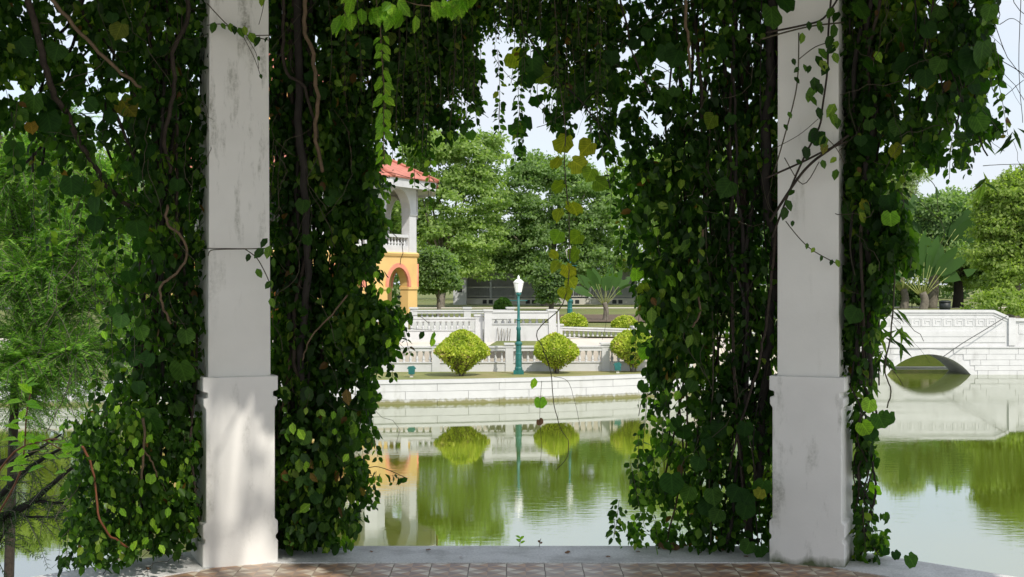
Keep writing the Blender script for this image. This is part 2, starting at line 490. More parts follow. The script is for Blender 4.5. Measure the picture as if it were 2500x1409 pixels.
# grass: patchy
def grass_mat(name, a, bb, c):
    m, nt, b, out = new_mat(name)
    geo = N(nt, 'ShaderNodeNewGeometry')
    n1 = N(nt, 'ShaderNodeTexNoise', Scale=.5, Detail=9.0, Roughness=.7); nt.links.new(geo.outputs['Position'], n1.inputs['Vector'])
    r1 = ramp(nt, [(.3, a), (.52, bb), (.72, c)]); nt.links.new(n1.outputs['Fac'], r1.inputs['Fac'])
    nt.links.new(r1.outputs['Color'], b.inputs['Base Color']); b.inputs['Roughness'].default_value = .9
    n2 = N(nt, 'ShaderNodeTexNoise', Scale=30, Detail=4.0); nt.links.new(geo.outputs['Position'], n2.inputs['Vector'])
    bp = N(nt, 'ShaderNodeBump', Strength=.6, Distance=.05); nt.links.new(n2.outputs['Fac'], bp.inputs['Height']); nt.links.new(bp.outputs['Normal'], b.inputs['Normal'])
    return m
M['lawn'] = grass_mat('lawn', (.09,.13,.03), (.16,.18,.05), (.27,.22,.10))
M['strip'] = grass_mat('bank_grass', (.13,.17,.04), (.24,.24,.08), (.34,.27,.14))

# pond: turbid green body under a rippled reflecting surface
m, nt, b, out = new_mat('pond_water')
geo = N(nt, 'ShaderNodeNewGeometry')
mp = N(nt, 'ShaderNodeMapping'); mp.inputs['Scale'].default_value = (.9, 2.2, 1); nt.links.new(geo.outputs['Position'], mp.inputs['Vector'])
n1 = N(nt, 'ShaderNodeTexNoise', Scale=3.0, Detail=4.0, Roughness=.55); nt.links.new(mp.outputs['Vector'], n1.inputs['Vector'])
n2 = N(nt, 'ShaderNodeTexNoise', Scale=.16, Detail=4.0); nt.links.new(geo.outputs['Position'], n2.inputs['Vector'])
rr = ramp(nt, [(.40, (.12,.12,.12)), (.62, (1,1,1))]); nt.links.new(n2.outputs['Fac'], rr.inputs['Fac'])
mu = N(nt, 'ShaderNodeMath', operation='MULTIPLY'); nt.links.new(n1.outputs['Fac'], mu.inputs[0]); nt.links.new(rr.outputs['Color'], mu.inputs[1])
bp = N(nt, 'ShaderNodeBump', Strength=.065, Distance=.03); nt.links.new(mu.outputs[0], bp.inputs['Height'])
nt.nodes.remove(b)
df = N(nt, 'ShaderNodeBsdfDiffuse'); df.inputs['Color'].default_value = (.122,.162,.013,1)
gl = N(nt, 'ShaderNodeBsdfGlossy', Roughness=.02); gl.inputs['Color'].default_value = (.93,.93,.935,1)
fr = N(nt, 'ShaderNodeLayerWeight', Blend=.5)
nt.links.new(bp.outputs['Normal'], gl.inputs['Normal'])
fm = N(nt, 'ShaderNodeMapRange'); fm.inputs['From Min'].default_value = 0; fm.inputs['From Max'].default_value = 1; fm.inputs['To Min'].default_value = .05; fm.inputs['To Max'].default_value = .78
nt.links.new(fr.outputs['Facing'], fm.inputs['Value'])
mxs = N(nt, 'ShaderNodeMixShader'); nt.links.new(fm.outputs[0], mxs.inputs[0]); nt.links.new(df.outputs[0], mxs.inputs[1]); nt.links.new(gl.outputs[0], mxs.inputs[2])
nt.links.new(mxs.outputs[0], out.inputs['Surface'])
M['water'] = m

G_DARK = [(0,(.012,.036,.006)), (.40,(.028,.074,.010)), (.70,(.066,.145,.018)), (.9,(.14,.24,.03)), (.975,(.20,.28,.04)), (.99,(.13,.07,.02))]
M['vine_leaf'] = leaf_mat('vine_leaf', G_DARK, .58, .42)
M['vine_leaf_big'] = leaf_mat('vine_leaf_big', [(0,(.012,.045,.007)), (.5,(.026,.080,.012)), (.955,(.055,.125,.02)), (.975,(.15,.17,.025)), (1,(.26,.15,.025))], .52, .62, by_object=True)
M['yellowing_leaf'] = leaf_mat('yellowing_leaf', [(0,(.10,.18,.02)), (.5,(.17,.22,.025)), (1,(.27,.26,.03))], .6, .6, by_object=True, spots=((.22,.09,.02), 9.0, .66))
M['bright_leaf'] = leaf_mat('bright_leaf', [(0,(.15,.33,.03)), (1,(.28,.46,.05))], .50, .35, by_object=True)  # brighter vine leaf with sunlight put into the colour; also fresh green leaves
M['bright_leaf_s'] = leaf_mat('bright_leaf_small', [(0,(.06,.16,.02)), (1,(.13,.25,.035))], .45, .35)
M['feather'] = leaf_mat('feathery_leaf', [(0,(.06,.14,.03)), (.6,(.14,.28,.06)), (1,(.30,.44,.12))], .52, .5)
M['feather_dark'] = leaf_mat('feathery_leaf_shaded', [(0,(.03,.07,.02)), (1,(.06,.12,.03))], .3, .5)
def tree_leaf(name, a, c, **k): return leaf_mat(name, [(0, a), (1, c)], .48, .5, **k)
M['tree_mid'] = tree_leaf('broad_tree_leaf', (.10,.17,.06), (.28,.38,.16))
M['tree_light'] = tree_leaf('airy_tree_leaf', (.13,.21,.06), (.36,.45,.17))
M['tree_dark'] = tree_leaf('dark_tree_leaf', (.07,.13,.05), (.20,.28,.11))
M['tree_yellow'] = tree_leaf('yellowish_tree_leaf', (.13,.20,.045), (.37,.44,.14))
M['tree_grey'] = tree_leaf('greyish_tree_leaf', (.20,.26,.14), (.36,.42,.24))
M['topiary'] = leaf_mat('topiary_leaf', [(0,(.16,.23,.03)), (.5,(.36,.43,.05)), (.9,(.56,.58,.09)), (1,(.40,.30,.14))], .30, .45)
M['topiary_core'] = plain('topiary_twigs', (.11,.10,.035), .9, .4, 20)
M['box_leaf'] = tree_leaf('box_leaf', (.02,.06,.012), (.06,.13,.02))
M['palm_blade'] = leaf_mat('palm_blade', [(0,(.05,.11,.025)), (1,(.11,.18,.045))], .35, .5)
M['petiole'] = plain('palm_petiole', (.30,.34,.10), .5, .2, 3)
# ------------------------------------------------------------------ pavilion
PC = Vector((0.067, 3.68)); APO = 4.07
def octagon(ap, a0=math.radians(22.5)):
    r = ap / math.cos(math.radians(22.5))
    return [(PC.x + r * math.sin(a0 + k * math.pi / 4), PC.y + r * math.cos(a0 + k * math.pi / 4)) for k in range(8)]

def octa_slab(name, ap, z0, z1, mat, inner=None, parent=None):
    mb = MB(); o = octagon(ap)
    if inner is None:
        mb.add([(x, y, z1) for x, y in o] + [(x, y, z0) for x, y in o],
               [tuple(range(8))[::-1], tuple(range(8, 16))] + [((i + 1) % 8, i, 8 + i, 8 + (i + 1) % 8) for i in range(8)])
    else:
        q = octagon(inner)
        mb.add([(x, y, z1) for x, y in o] + [(x, y, z0) for x, y in o] + [(x, y, z1) for x, y in q] + [(x, y, z0) for x, y in q],
               [(i, 16 + i, 16 + (i + 1) % 8, (i + 1) % 8) for i in range(8)] +
               [((i + 1) % 8, (i + 1) % 8 + 8, i + 8, i) for i in range(8)] +
               [(i + 16, i + 24, (i + 1) % 8 + 24, (i + 1) % 8 + 16) for i in range(8)] +
               [(i + 8, (i + 1) % 8 + 8, (i + 1) % 8 + 24, i + 24) for i in range(8)])
    return mb.build(name, mat, parent)

floor = octa_slab('floor', 4.30, -2.9, -.016, M['concrete']); tag(floor, kind='structure')
kerb = octa_slab('kerb', 4.41, -.16, 0.0, M['concrete'], inner=3.93); tag(kerb, kind='structure')
PITCH = .2135
tb = MB().box(-PITCH/2 + .0022, PITCH/2 - .0022, -PITCH/2 + .0022, PITCH/2 - .0022, -.013, 0)
tile_me = tb.mesh('tile', M['tile'])
inn = octagon(3.93)
def inside_oct(x, y, ap):
    dx, dy = x - PC.x, y - PC.y
    return all(dx * math.sin(k * math.pi / 4) + dy * math.cos(k * math.pi / 4) < ap for k in range(8))
rr_ = random.Random(3)
for j in range(8):
    for i in range(-16, 17):
        x = -.03 + PITCH * (i + .5); y = 7.59 - PITCH * (j + .5) + .02
        if not inside_oct(x, y, 3.96): continue
        o = link('tile', tile_me, floor, (x, y, -.0045 + rr_.uniform(-.0015, .0010)))
        o.rotation_euler = (rr_.uniform(-.003,.003), rr_.uniform(-.003,.003), rr_.choice((0, 1, 2, 3)) * math.pi / 2)

def pillar(cx, sgn, label, m_shaft, m_ped):
    """sgn -1 left, +1 right; front face turned 22.5 deg towards the octagon's centre"""
    root = empty('pillar', (cx, 7.75, -.03), sgn * -math.radians(22.5))
    tag(root, label, 'pillar')
    w = .213; z = .03
    right = [(w,0+z),(w,.125+z),(w-.012,.135+z),(w-.012,.155+z),(w,.165+z),(w,.235+z),(w-.018,.25+z),(w-.018,.885+z),(w-.004,.905+z),(w-.004,.945+z),(w-.028,.95+z),(w-.028,.978+z),(w,.985+z),(w,1.066+z)]
    poly = [(-x, q) for x, q in right][::-1]
    poly = [(p[0], p[1]) for p in right] + poly
    poly[0] = (w, -.05); poly[-1] = (-w, -.05)
    mb = MB().prism(poly, (1,0,0), (0,0,1), (0,1,0), (0,-w,0), 2*w)
    o = mb.build('pedestal', m_ped, root); bevel_obj(o, .004, 1)
    # lower shaft
    def taper(name, w0, w1, z0, z1):
        vs = [(i*w0, j*w0, z0) for i, j in ((-1,-1),(1,-1),(1,1),(-1,1))] + [(i*w1, j*w1, z1) for i, j in ((-1,-1),(1,-1),(1,1),(-1,1))]
        mb = MB().add(vs, [(3,2,1,0),(4,5,6,7),(0,1,5,4),(1,2,6,5),(2,3,7,6),(3,0,4,7)])
        o = mb.build(name, m_shaft, root); bevel_obj(o, .006, 2); return o
    if sgn < 0:
        taper('lower_shaft', .1785, .1755, 1.09, 1.822)
        taper('upper_shaft', .1735, .166, 1.825, 4.05)
        mb = MB().box(-.169, .169, -.169, .169, 1.815, 1.832); mb.build('shaft_joint', M['bark_dark'], root)
    else:
        taper('shaft', .1745, .171, 1.09, 4.05)
    return root
pillar(-1.62, -1, 'white plaster pillar with dark mildew streaks and sun dapples on its pedestal', M['pillar'], M['pedestal'])
pillar(1.753, 1, 'plain white plaster pillar with thin creepers climbing across its shaft', M['pillar2'], M['pedestal2'])

# pergola roof overhead (above the frame): ring beam, rafters
pr = empty('pergola_roof', (PC.x, PC.y, 4.0)); tag(pr, 'white beamed pergola roof carried by the two plaster pillars', 'pergola')
oc = octagon(APO)
for k in range(8):
    a = Vector((*oc[k], 0)) - Vector((PC.x, PC.y, 0)); b2 = Vector((*oc[(k+1) % 8], 0)) - Vector((PC.x, PC.y, 0))
    MB().bar(a + Vector((0,0,.15)), b2 + Vector((0,0,.15)), .26, .30).build('ring_beam', M['white'], pr)

for x_, h_ in ((-2.95, 2.8), (2.95, 2.8), (3.5, 2.2)): MB().bar((x_, -h_, .38), (x_, h_, .38), .12, .16).build('rafter', M['white'], pr)
# unseen ground behind the pavilion, made pale to bounce light onto the pillars
gm = MB().add([(-200, -200, -.25), (200, -200, -.25), (200, 1.2, -.25), (-200, 1.2, -.25), (-200, 1.2, -3), (200, 1.2, -3)], [(0,1,2,3),(3,2,5,4)])
tag(gm.build('bounce_pavement', M['path']), kind='structure')

# ------------------------------------------------------------------ water and far ground
wm = MB().add([(-400, 1, WATER), (400, 1, WATER), (400, 400, WATER), (-400, 400, WATER)], [(0,1,2,3)])
tag(wm.build('water', M['water']), kind='structure')
bed = MB().add([(-900, -300, -3.2), (900, -300, -3.2), (900, 1500, -3.2), (-900, 1500, -3.2)], [(0,1,2,3)])
tag(bed.build('ground', M['soil']), kind='structure')

WC = [(-900, 40.5), (-300, 39.4), (500, 39.0), (905, 39.3), (1265, 40.3), (1580, 42.1), (1800, 44.6), (1950, 47.2), (2075, 50.6)]
wall_xy = spline([(X_(p, D), D, 0) for p, D in WC], 6)
def off(pts, d):
    out = []
    for i, p in enumerate(pts):
        t = (pts[min(i+1, len(pts)-1)] - pts[max(i-1, 0)]).normalized()
        out.append(p + Vector((-t.y, t.x, 0)) * d)
    return out
def ribbon(mb, pts, d0, d1, z0, z1):
    """solid strip following pts between offsets d0..d1 and heights z0..z1"""
    A = off(pts, d0); B = off(pts, d1); n = len(pts); vs = []
    for a, b in zip(A, B): vs += [(a.x, a.y, z0), (a.x, a.y, z1), (b.x, b.y, z1), (b.x, b.y, z0)]
    fs = [(0,1,2,3), tuple(4*(n-1)+k for k in (3,2,1,0))]
    for i in range(n - 1):
        for k in range(4):
            a = 4*i + k; b = 4*i + (k+1) % 4
            fs.append((b, a, a + 4, b + 4))
    return mb.add(vs, fs)
bank = empty('bank_wall', (0, 0, 0)); tag(bank, 'low white curved retaining wall along the far water edge', 'wall')
ribbon(MB(), wall_xy, .03, .40, -2.9, -1.40).build('wall_core', M['bank_wall'], bank)
ribbon(MB(), wall_xy, -.03, .42, -1.40, -1.31).build('coping', M['bank_wall'], bank)
# blocks in three courses
cum = [0]
for a, b in zip(wall_xy, wall_xy[1:]): cum.append(cum[-1] + (b - a).length)
def along(s):
    s = max(0, min(cum[-1], s))
    for i in range(len(cum) - 1):
        if s <= cum[i+1]: return wall_xy[i].lerp(wall_xy[i+1], (s - cum[i]) / (cum[i+1] - cum[i]))
    return wall_xy[-1]
BL = 1.9
for c, (z0, z1) in enumerate(((-2.35, -1.885), (-1.875, -1.64), (-1.63, -1.405))):
    s = -BL * (.5 if c % 2 else 0)
    while s < cum[-1]:
        pts = [along(s + .006 + (BL - .012) * k / 3) for k in range(4)]
        if (pts[-1] - pts[0]).length > .4 and pts[0].x > -14:
            ribbon(MB(), pts, random.uniform(-.002,.002), .05, z0, z1).build('block', M['bank_wall'], bank)
        s += BL
# grass strip on top of the bank
A = off(wall_xy, .38); mb = MB()
vs = [(p.x, p.y, -1.325) for p in A] + [(p.x * 1.0, max(p.y + 6.5, 47.5), -1.345) for p in A]
n = len(A); mb.add(vs, [(i, i+1, n+i+1, n+i) for i in range(n-1)])
tag(mb.build('grass_strip', M['strip']), kind='structure')
# terrace paving behind the lower balustrade
mb = MB().add([(-60, 44.35, -.60), (10.5, 45.2, -.60), (12.5, 48.2, -.34), (-60, 48.2, -.34), (-60, 44.35, -1.6), (10.5, 45.2, -1.6)], [(0,1,2,3), (4,5,1,0)])
tag(mb.build('terrace_pavement', M['path']), kind='structure')
a = X_(1190, 45); b_ = X_(1330, 45)
tag(MB().add([(a, 44.75, -.555), (b_, 44.75, -.555), (b_ + .2, 46.3, -.43), (a + .3, 46.3, -.43)], [(0,1,2,3)]).build('lawn_patch', M['lawn']), kind='structure')
# far lawn: slopes gently up, with an inlet to the right for the canal behind the bridge
def lawn_z(y): 
    t = max(0, min(1, (y - 47.5) / 9)); return -.34 + .34 * t * t * (3 - 2 * t)
ys = [47.5, 48.5, 50, 52, 54, 57, 60, 66, 72, 78, 90, 110, 150, 220, 400, 900]
mb = MB()
xr = lambda y: 13.2 if y < 73 else 500
grid = []
for y in ys:
    xs = [-500, -60, -20, 0, 5, 9.3 if y < 48 else 10.6 if y < 49 else 12.2 if y < 51 else 13.2]
    grid.append([(x, y, lawn_z(y)) for x in xs])
nx = 6; vs = [v for r in grid for v in r]
fs = [(i*nx+k, i*nx+k+1, (i+1)*nx+k+1, (i+1)*nx+k) for i in range(len(ys)-1) for k in range(nx-1)]
mb.add(vs, fs)
mb.add([(13.2, 76, 0), (500, 76, 0), (500, 900, 0), (13.2, 900, 0), (13.2, 76, -3), (500, 76, -3)], [(0,1,2,3), (4,5,1,0)])
mb.add([(13.2, 52, -.1), (13.2, 76, 0), (13.2, 76, -3), (13.2, 52, -3)], [(0,3,2,1)])
tag(mb.build('lawn', M['lawn']), kind='structure')
tag(MB().add([(-60, 80, .012), (60, 84, .012), (60, 87.5, .012), (-60, 83, .012)], [(0,1,2,3)]).build('garden_path', M['path']), kind='structure')
tag(MB().add([(X_(1360,56), 54.5, .0), (X_(1700,56), 54.5, .0), (X_(1700,66), 66, .02), (X_(1340,66), 66, .02)], [(0,1,2,3)]).build('planting_bed', M['soil']), kind='structure')

# ------------------------------------------------------------------ balustrades
BAL_P = [(.045,0),(.045,.06),(.028,.09),(.05,.2),(.055,.30),(.03,.5),(.022,.7),(.032,.85),(.045,.93),(.045,1)]
_bal = {}
def baluster_mesh(h, r, mat):
    k = (round(h, 3), round(r, 3), mat.name)
    if k not in _bal: _bal[k] = MB().lathe([(q / .055 * r, z * h) for q, z in BAL_P], 6).mesh('baluster', mat)
    return _bal[k]

def balustrade(label, p0, p1, zb, zw, zr, zt, piers, spacing, thick=.22, mat=None, r=.055, pier_h=.04, slope=0.0, group=None):
    """from p0 to p1 (x,y): solid base zb..zw, balusters zw..zr, rail zr..zt; piers given as fractions"""
    mat = mat or M['white']
    a = Vector((p0[0], p0[1], 0)); b = Vector((p1[0], p1[1], 0)); L_ = (b - a).length
    root = empty('balustrade', (a.x, a.y, zb), math.atan2(b.y - a.y, b.x - a.x)); tag(root, label, 'balustrade', group)
    t = thick / 2
    def sl(s): return slope * s
    def sbox(name, s0, s1, th, z0, z1):
        vs = []
        for s in (s0, s1):
            for y, z in ((-th, z0), (th, z0), (th, z1), (-th, z1)): vs.append((s, y, z - zb + sl(s)))
        return MB().add(vs, [(0,1,2,3),(7,6,5,4),(4,5,1,0),(5,6,2,1),(6,7,3,2),(7,4,0,3)]).build(name, mat, root)
    sbox('base_wall', 0, L_, t, zb - .25, zw - .03)
    sbox('base_moulding', -.01, L_ + .01, t + .035, zw - .03, zw)
    sbox('rail', -.015, L_ + .015, t + .03, zr, zt - .045); sbox('rail_cap', -.03, L_ + .03, t + .065, zt - .045, zt)
    bm = baluster_mesh(zr - zw, r, mat)
    ps = [f * L_ for f in piers]
    for s in ps:
        sbox('pier', s - .13, s + .13, t + .05, zb - .2, zt + .004 + pier_h)
        sbox('pier_cap', s - .17, s + .17, t + .09, zt + .004 + pier_h, zt + pier_h + .06)
    n = int(L_ / spacing)
    for i in range(n):
        s = (i + .5) * L_ / n
        if any(abs(s - q) < .13 + r for q in ps): continue
        link('baluster', bm, root, (s, 0, zw - zb + sl(s)))
    return root

def xy(px, D): return (X_(px, D), D)
G_B = 'white balustrades of the far terraces'
balustrade('long low white balustrade standing on the bank behind the lamp post and clipped bushes', xy(640, 43.6), xy(1690, 44.4), -1.345, -1.02, -.66, -.50,
           [.0, .17, .40, .57, .795, .98], .215)
balustrade('white terrace balustrade with a wide row of balusters above the lower bank balustrade', xy(800, 46.3), xy(1180, 46.8), -.70, -.05, .24, .38, [.02, .49, .97], .20)
balustrade('taller white terrace parapet with small openings ending at the flared end pier', xy(1186, 46.6), xy(1352, 46.8), -.72, .17, .33, .60, [.03, .97], .235, thick=.34, r=.07, pier_h=0.0)
fl = MB().prism([(0,-.72),(.30,-.72),(.16,-.3),(.09,0),(.05,.35),(.05,.62),(0,.62)], (1,0,0), (0,0,1), (0,1,0), (X_(1352, 46.8) + .13, 46.55, 0), .42)
fo = fl.build('end_buttress', M['white']); tag(fo, 'flared white buttress closing the end of the terrace parapet', 'buttress')
balustrade('distant white balustrade in front of the yellow tower showing only its top', xy(1010, 49.6), xy(1246, 50.0), -.1, .28, .45, .58, [.0, .55, 1.0], .2)
balustrade('white balustrade with dark gaps stepping down beside the beige ramp', xy(1362, 47.5), xy(1900, 49.4), -.42, -.33, -.10, .03, [.0, .345, .68, 1.0], .17, slope=-.035, r=.06)
# a stack of thin bamboo stakes against the terrace wall
for i, px in enumerate((1218, 1223, 1231, 1238, 1243)):
    o = MB().tube([P(px, 836, 46.2) - Vector((0,0,.02)), P(px + (-3,2,-1,1,3)[i], 800 + (i*7) % 5, 46.42)], .012, 5).build('stake', M['bark_grey'])
    tag(o, 'thin grey stake leaning on the white terrace wall', 'stake', 'stakes against the terrace wall')

# ------------------------------------------------------------------ lamp posts
def lamp(px, py, D, label, H=3.08):
    z0 = Z_(py, D); root = empty('lamp_post', (X_(px, D), D, z0)); tag(root, label, 'lamp post', 'teal lamp posts of the garden')
    MB().box(-.165,.165,-.165,.165,-.06,.13).build('plinth', M['teal'], root)
    MB().lathe([(.125,.13),(.125,.2),(.105,.24),(.105,.62),(.11,.66),(.095,.70),(.095,.92),(.12,.96),(.12,1.0),(.07,1.06)], 8, smooth=False).build('base_shaft', M['teal'], root)
    MB().lathe([(.07,1.06),(.06,1.4),(.075,1.43),(.075,1.5),(.05,1.53),(.043,2.0),(.04,2.52)], 10).build('pole', M['teal'], root)
    MB().lathe([(.055,1.72),(.07,1.75),(.055,1.78)], 10).build('collar', M['teal'], root)
    MB().lathe([(.04,2.50),(.08,2.55),(.095,2.60),(.05,2.62)], 10).build('collar', M['teal'], root)
    MB().tube([(-.28,0,2.36),(.28,0,2.36)], .013, 6).build('ladder_bar', M['teal'], root)
    l = MB().lathe([(.085,2.62),(.10,2.64),(.155,2.90),(.165,2.93)], 8, smooth=False).build('lantern', M['lantern'], root)
    MB().lathe([(.175,2.93),(.17,2.955),(.09,3.03),(.04,3.05),(.03,3.075),(.045,3.10),(.03,3.13),(.008,3.17)], 8).build('lantern_cap', M['lantern'], l)
    return root
lamp(1266, 914, 42.6, 'teal cast iron lamp post with white lantern standing on the bank grass')
lamp(1391, 796, 52.0, 'teal lamp post beside the low dome bush on the upper lawn')

def spot(px, py, D, label):
    root = empty('garden_spotlight', (X_(px, D), D, -1.335)); tag(root, label, 'spotlight', 'teal garden spotlights on the bank')
    MB().box(-.05,.05,-.05,.05,-.05,.10).build('foot', M['house_base'], root)
    MB().prism([(-.09,.10),(.09,.10),(.10,.26),(.14,.27),(.06,.36),(-.10,.34),(-.14,.27),(-.10,.26)], (1,0,0),(0,0,1),(0,1,0),(0,-.09,0),.18).build('housing', M['teal'], root)
spot(1005, 915, 41.2, 'small teal spotlight box on the grass left of the clipped diamond bush')
spot(1508, 905, 43.0, 'small teal spotlight box on the grass beside the bush with shaded trunk')

# ------------------------------------------------------------------ octagonal tower with gallery
TD = 57.5; TXc = X_(690, TD); NT = 12
tower = empty('tower', (TXc, TD, 0)); tag(tower, 'yellow and white round tower with arched gallery and red tiled roofs', 'tower')
view = math.atan2(-TXc, -(-TD))          # direction of the camera seen from the tower
def tv(theta, R):                         # theta from the camera direction, positive to the right
    base = math.atan2(0 - TXc, TD)        # angle to camera, from -Y towards +X
    a = base + theta
    return Vector((math.sin(a) * R, -math.cos(a) * R, 0))
A0 = math.radians(69)
RW = 6.0
def ring(mb, prof, a0=A0, nseg=NT):
    """polygonal surface of revolution; prof = [(R,z)...]"""
    n = len(prof); vs = []
    for k in range(nseg):
        for R, z in prof:
            p = tv(a0 + k * 2 * math.pi / nseg, R); vs.append((p.x, p.y, z))
    fs = []
    for k in range(nseg):
        for i in range(n - 1):
            a = k * n + i; b = ((k + 1) % nseg) * n + i
            fs.append((a, b, b + 1, a + 1))
    return mb.add(vs, fs)
def facet_wall(name, k, R, z0, z1, half, zs, mat, th=.38, arch_mat=None, band=0.16, sill=None):
    p = tv(A0 + k * 2*math.pi/NT, R); q = tv(A0 + (k+1) * 2*math.pi/NT, R)
    if (q - p).cross(Vector((0,0,1))).dot(p + q) < 0: p, q = q, p
    t = (q - p); W = t.length; t.normalize(); n = Vector((0,0,1)).cross(t); 
    if n.dot(p + q) > 0: n = -n          # n points inwards
    c = W / 2; arc = [(c - half * math.cos(math.pi*i/14), zs + half * math.sin(math.pi*i/14)) for i in range(15)]
    poly = [(0,z0),(c-half,z0)] + arc + [(c+half,z0),(W,z0),(W,z1),(0,z1)]
    MB().prism(poly, t, (0,0,1), n, p, th).build(name, mat, tower)
    if arch_mat:
        o_ = [(c - (half+band) * math.cos(math.pi*i/14), zs + (half+band) * math.sin(math.pi*i/14)) for i in range(15)]
        i_ = [(c - (half-.01) * math.cos(math.pi*i/14), zs + (half-.01) * math.sin(math.pi*i/14)) for i in range(15)]
        MB().prism(o_ + i_[::-1], t, (0,0,1), n, p - n * .06, .09).build('archivolt', arch_mat, tower)
    for s0, s1 in ((-.02, c-half+.03), (c+half-.03, W+.02)):       # impost mouldings
        MB().prism([(s0, zs-.10),(s1, zs-.10),(s1, zs),(s0, zs)], t, (0,0,1), n, p - n*.05, th + .08).build('impost', mat, tower)
    return p, q, t, n, W
for k in range(NT):
    facet_wall('wall', k, RW, -.3, 2.70, .82, 1.42, M['yellow'], arch_mat=M['pink'], band=.17)
    p, q, t, n, W = facet_wall('gallery_wall', k, RW - .03, 2.86, 5.62, .98, 4.52, M['tower_white'], arch_mat=M['tower_white'], band=.15)
    # gallery parapet between the piers
    c = W / 2
    MB().prism([(c-.98,2.86),(c+.98,2.86),(c+.98,3.14),(c-.98,3.14)], t, (0,0,1), n, p + n*.08, .2).build('parapet_base', M['tower_white'], tower)
    MB().prism([(c-.98,3.48),(c+.98,3.48),(c+.98,3.60),(c-.98,3.60)], t, (0,0,1), n, p + n*.05, .26).build('parapet_rail', M['tower_white'], tower)
    bmesh_b = baluster_mesh(.34, .07, M['tower_white'])
    for i in range(8):
        pos = p + t * (c - .98 + (i + .5) * 1.96 / 8) + n * .18
        link('baluster', bmesh_b, tower, (pos.x, pos.y, 3.14))
ring(MB(), [(RW-.1, 2.62), (RW+.06, 2.70), (RW+.10, 2.80), (RW+.02, 2.86), (2.0, 2.865)]).build('gallery_floor', M['yellow'], tower)
ring(MB(), [(3.6, -.3), (3.6, 2.66)]).build('inner_wall', M['orange_wall'], tower)
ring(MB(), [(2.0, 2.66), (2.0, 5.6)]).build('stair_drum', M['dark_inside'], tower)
ring(MB(), [(1.9, 5.66), (6.60, 5.56), (6.66, 5.46), (6.82, 5.46), (6.86, 5.82), (6.7, 5.84)]).build('eave', M['tower_white'], tower)
ring(MB(), [(6.92, 5.80), (6.93, 5.86), (2.3, 7.9)]).build('gallery_roof', M['roof'], tower)
for k in range(NT):
    d0 = tv(A0 + k*2*math.pi/NT, 6.94); d1 = tv(A0 + k*2*math.pi/NT, 2.35)
    MB().tube([(d0.x, d0.y, 5.86), (d1.x, d1.y, 7.92)], .09, 6).build('hip_tiles', M['roof'], tower)
ring(MB(), [(2.15, 7.6), (2.15, 9.75)]).build('upper_drum', M['yellow'], tower)
for z in (8.25, 8.75, 9.25): ring(MB(), [(2.14, z-.09), (2.26, z-.07), (2.26, z+.07), (2.14, z+.09)]).build('band', M['pink'], tower)
ring(MB(), [(2.1, 9.72), (2.8, 9.68), (2.85, 9.75), (2.85, 9.9), (2.6, 9.92)]).build('upper_eave', M['yellow'], tower)
ring(MB(), [(2.9, 9.9), (2.9, 9.96), (1.2, 10.9), (.1, 12.3)]).build('upper_roof', M['roof'], tower)

# ------------------------------------------------------------------ veranda house behind the trees
HD = 97.0
hx0 = X_(1138, HD); hx1 = X_(1560, HD)
house = empty('house', (hx0, HD, 0)); tag(house, 'low grey wooden veranda house with pale plinth behind the trees', 'house')
Wd = hx1 - hx0
MB().box(0, Wd, 1.6, 6, .45, 2.6).build('wall', M['grey_wood'], house)
MB().box(-.05, Wd+.05, -.05, 1.55, -.2, .45).build('plinth', M['house_base'], house)
for i in range(9):
    MB().box(0, Wd, 1.585, 1.60, .55 + i*.22, .55 + i*.22 + .19).build('board', M['grey_wood'], house)
for i in range(8):
    x = Wd * i / 7
    MB().box(x-.07, x+.07, 0, .14, .45, 2.6).build('veranda_post', M['grey_wood'], house)
MB().box(0, Wd, .03, .11, 1.22, 1.30).build('veranda_rail', M['house_base'], house)
MB().box(0, Wd, .04, .10, .58, .63).build('veranda_rail', M['house_base'], house)
pk = MB().box(-.018,.018,-.012,.012,0,.6).mesh('picket', M['grey_wood'])
for i in range(70): link('picket', pk, house, ((i+.5) * Wd / 70, .07, .62))
for i in range(4):
    for s in (-.22, .22):
        x = Wd * (i + .5) / 4 + s
        MB().box(x-.15, x+.15, -.062, -.04, .06, .34).build('vent', M['bin'], house)
MB().add([(-.3,-.6,2.55),(Wd+.8,-.6,2.55),(Wd+.8,6.6,2.55),(-.3,6.6,2.55),(2,3,3.6),(Wd-2,3,3.6)], [(0,1,5,4),(1,2,5),(2,3,4,5),(3,0,4),(3,2,1,0)]).build('roof', M['grey_wood'], house)
wing = empty('house_wing', (X_(1108, HD), HD - 1, 0)); tag(wing, 'white walled house wing with small red roof beside the small tree', 'house')
MB().box(0, .95, 0, 4, -.2, 2.2).build('wall', M['tower_white'], wing)
MB().add([(-.35,-.3,2.15),(1.25,-.3,2.15),(1.25,4.3,2.15),(-.35,4.3,2.15),(.45,.8,2.75),(.45,3.2,2.75)], [(0,1,4),(1,2,5,4),(2,3,5),(3,0,4,5),(3,2,1,0)]).build('roof', M['roof'], wing)
MB().box(.3, .65, -.02, .02, .9, 1.6).build('window', M['bin'], wing)

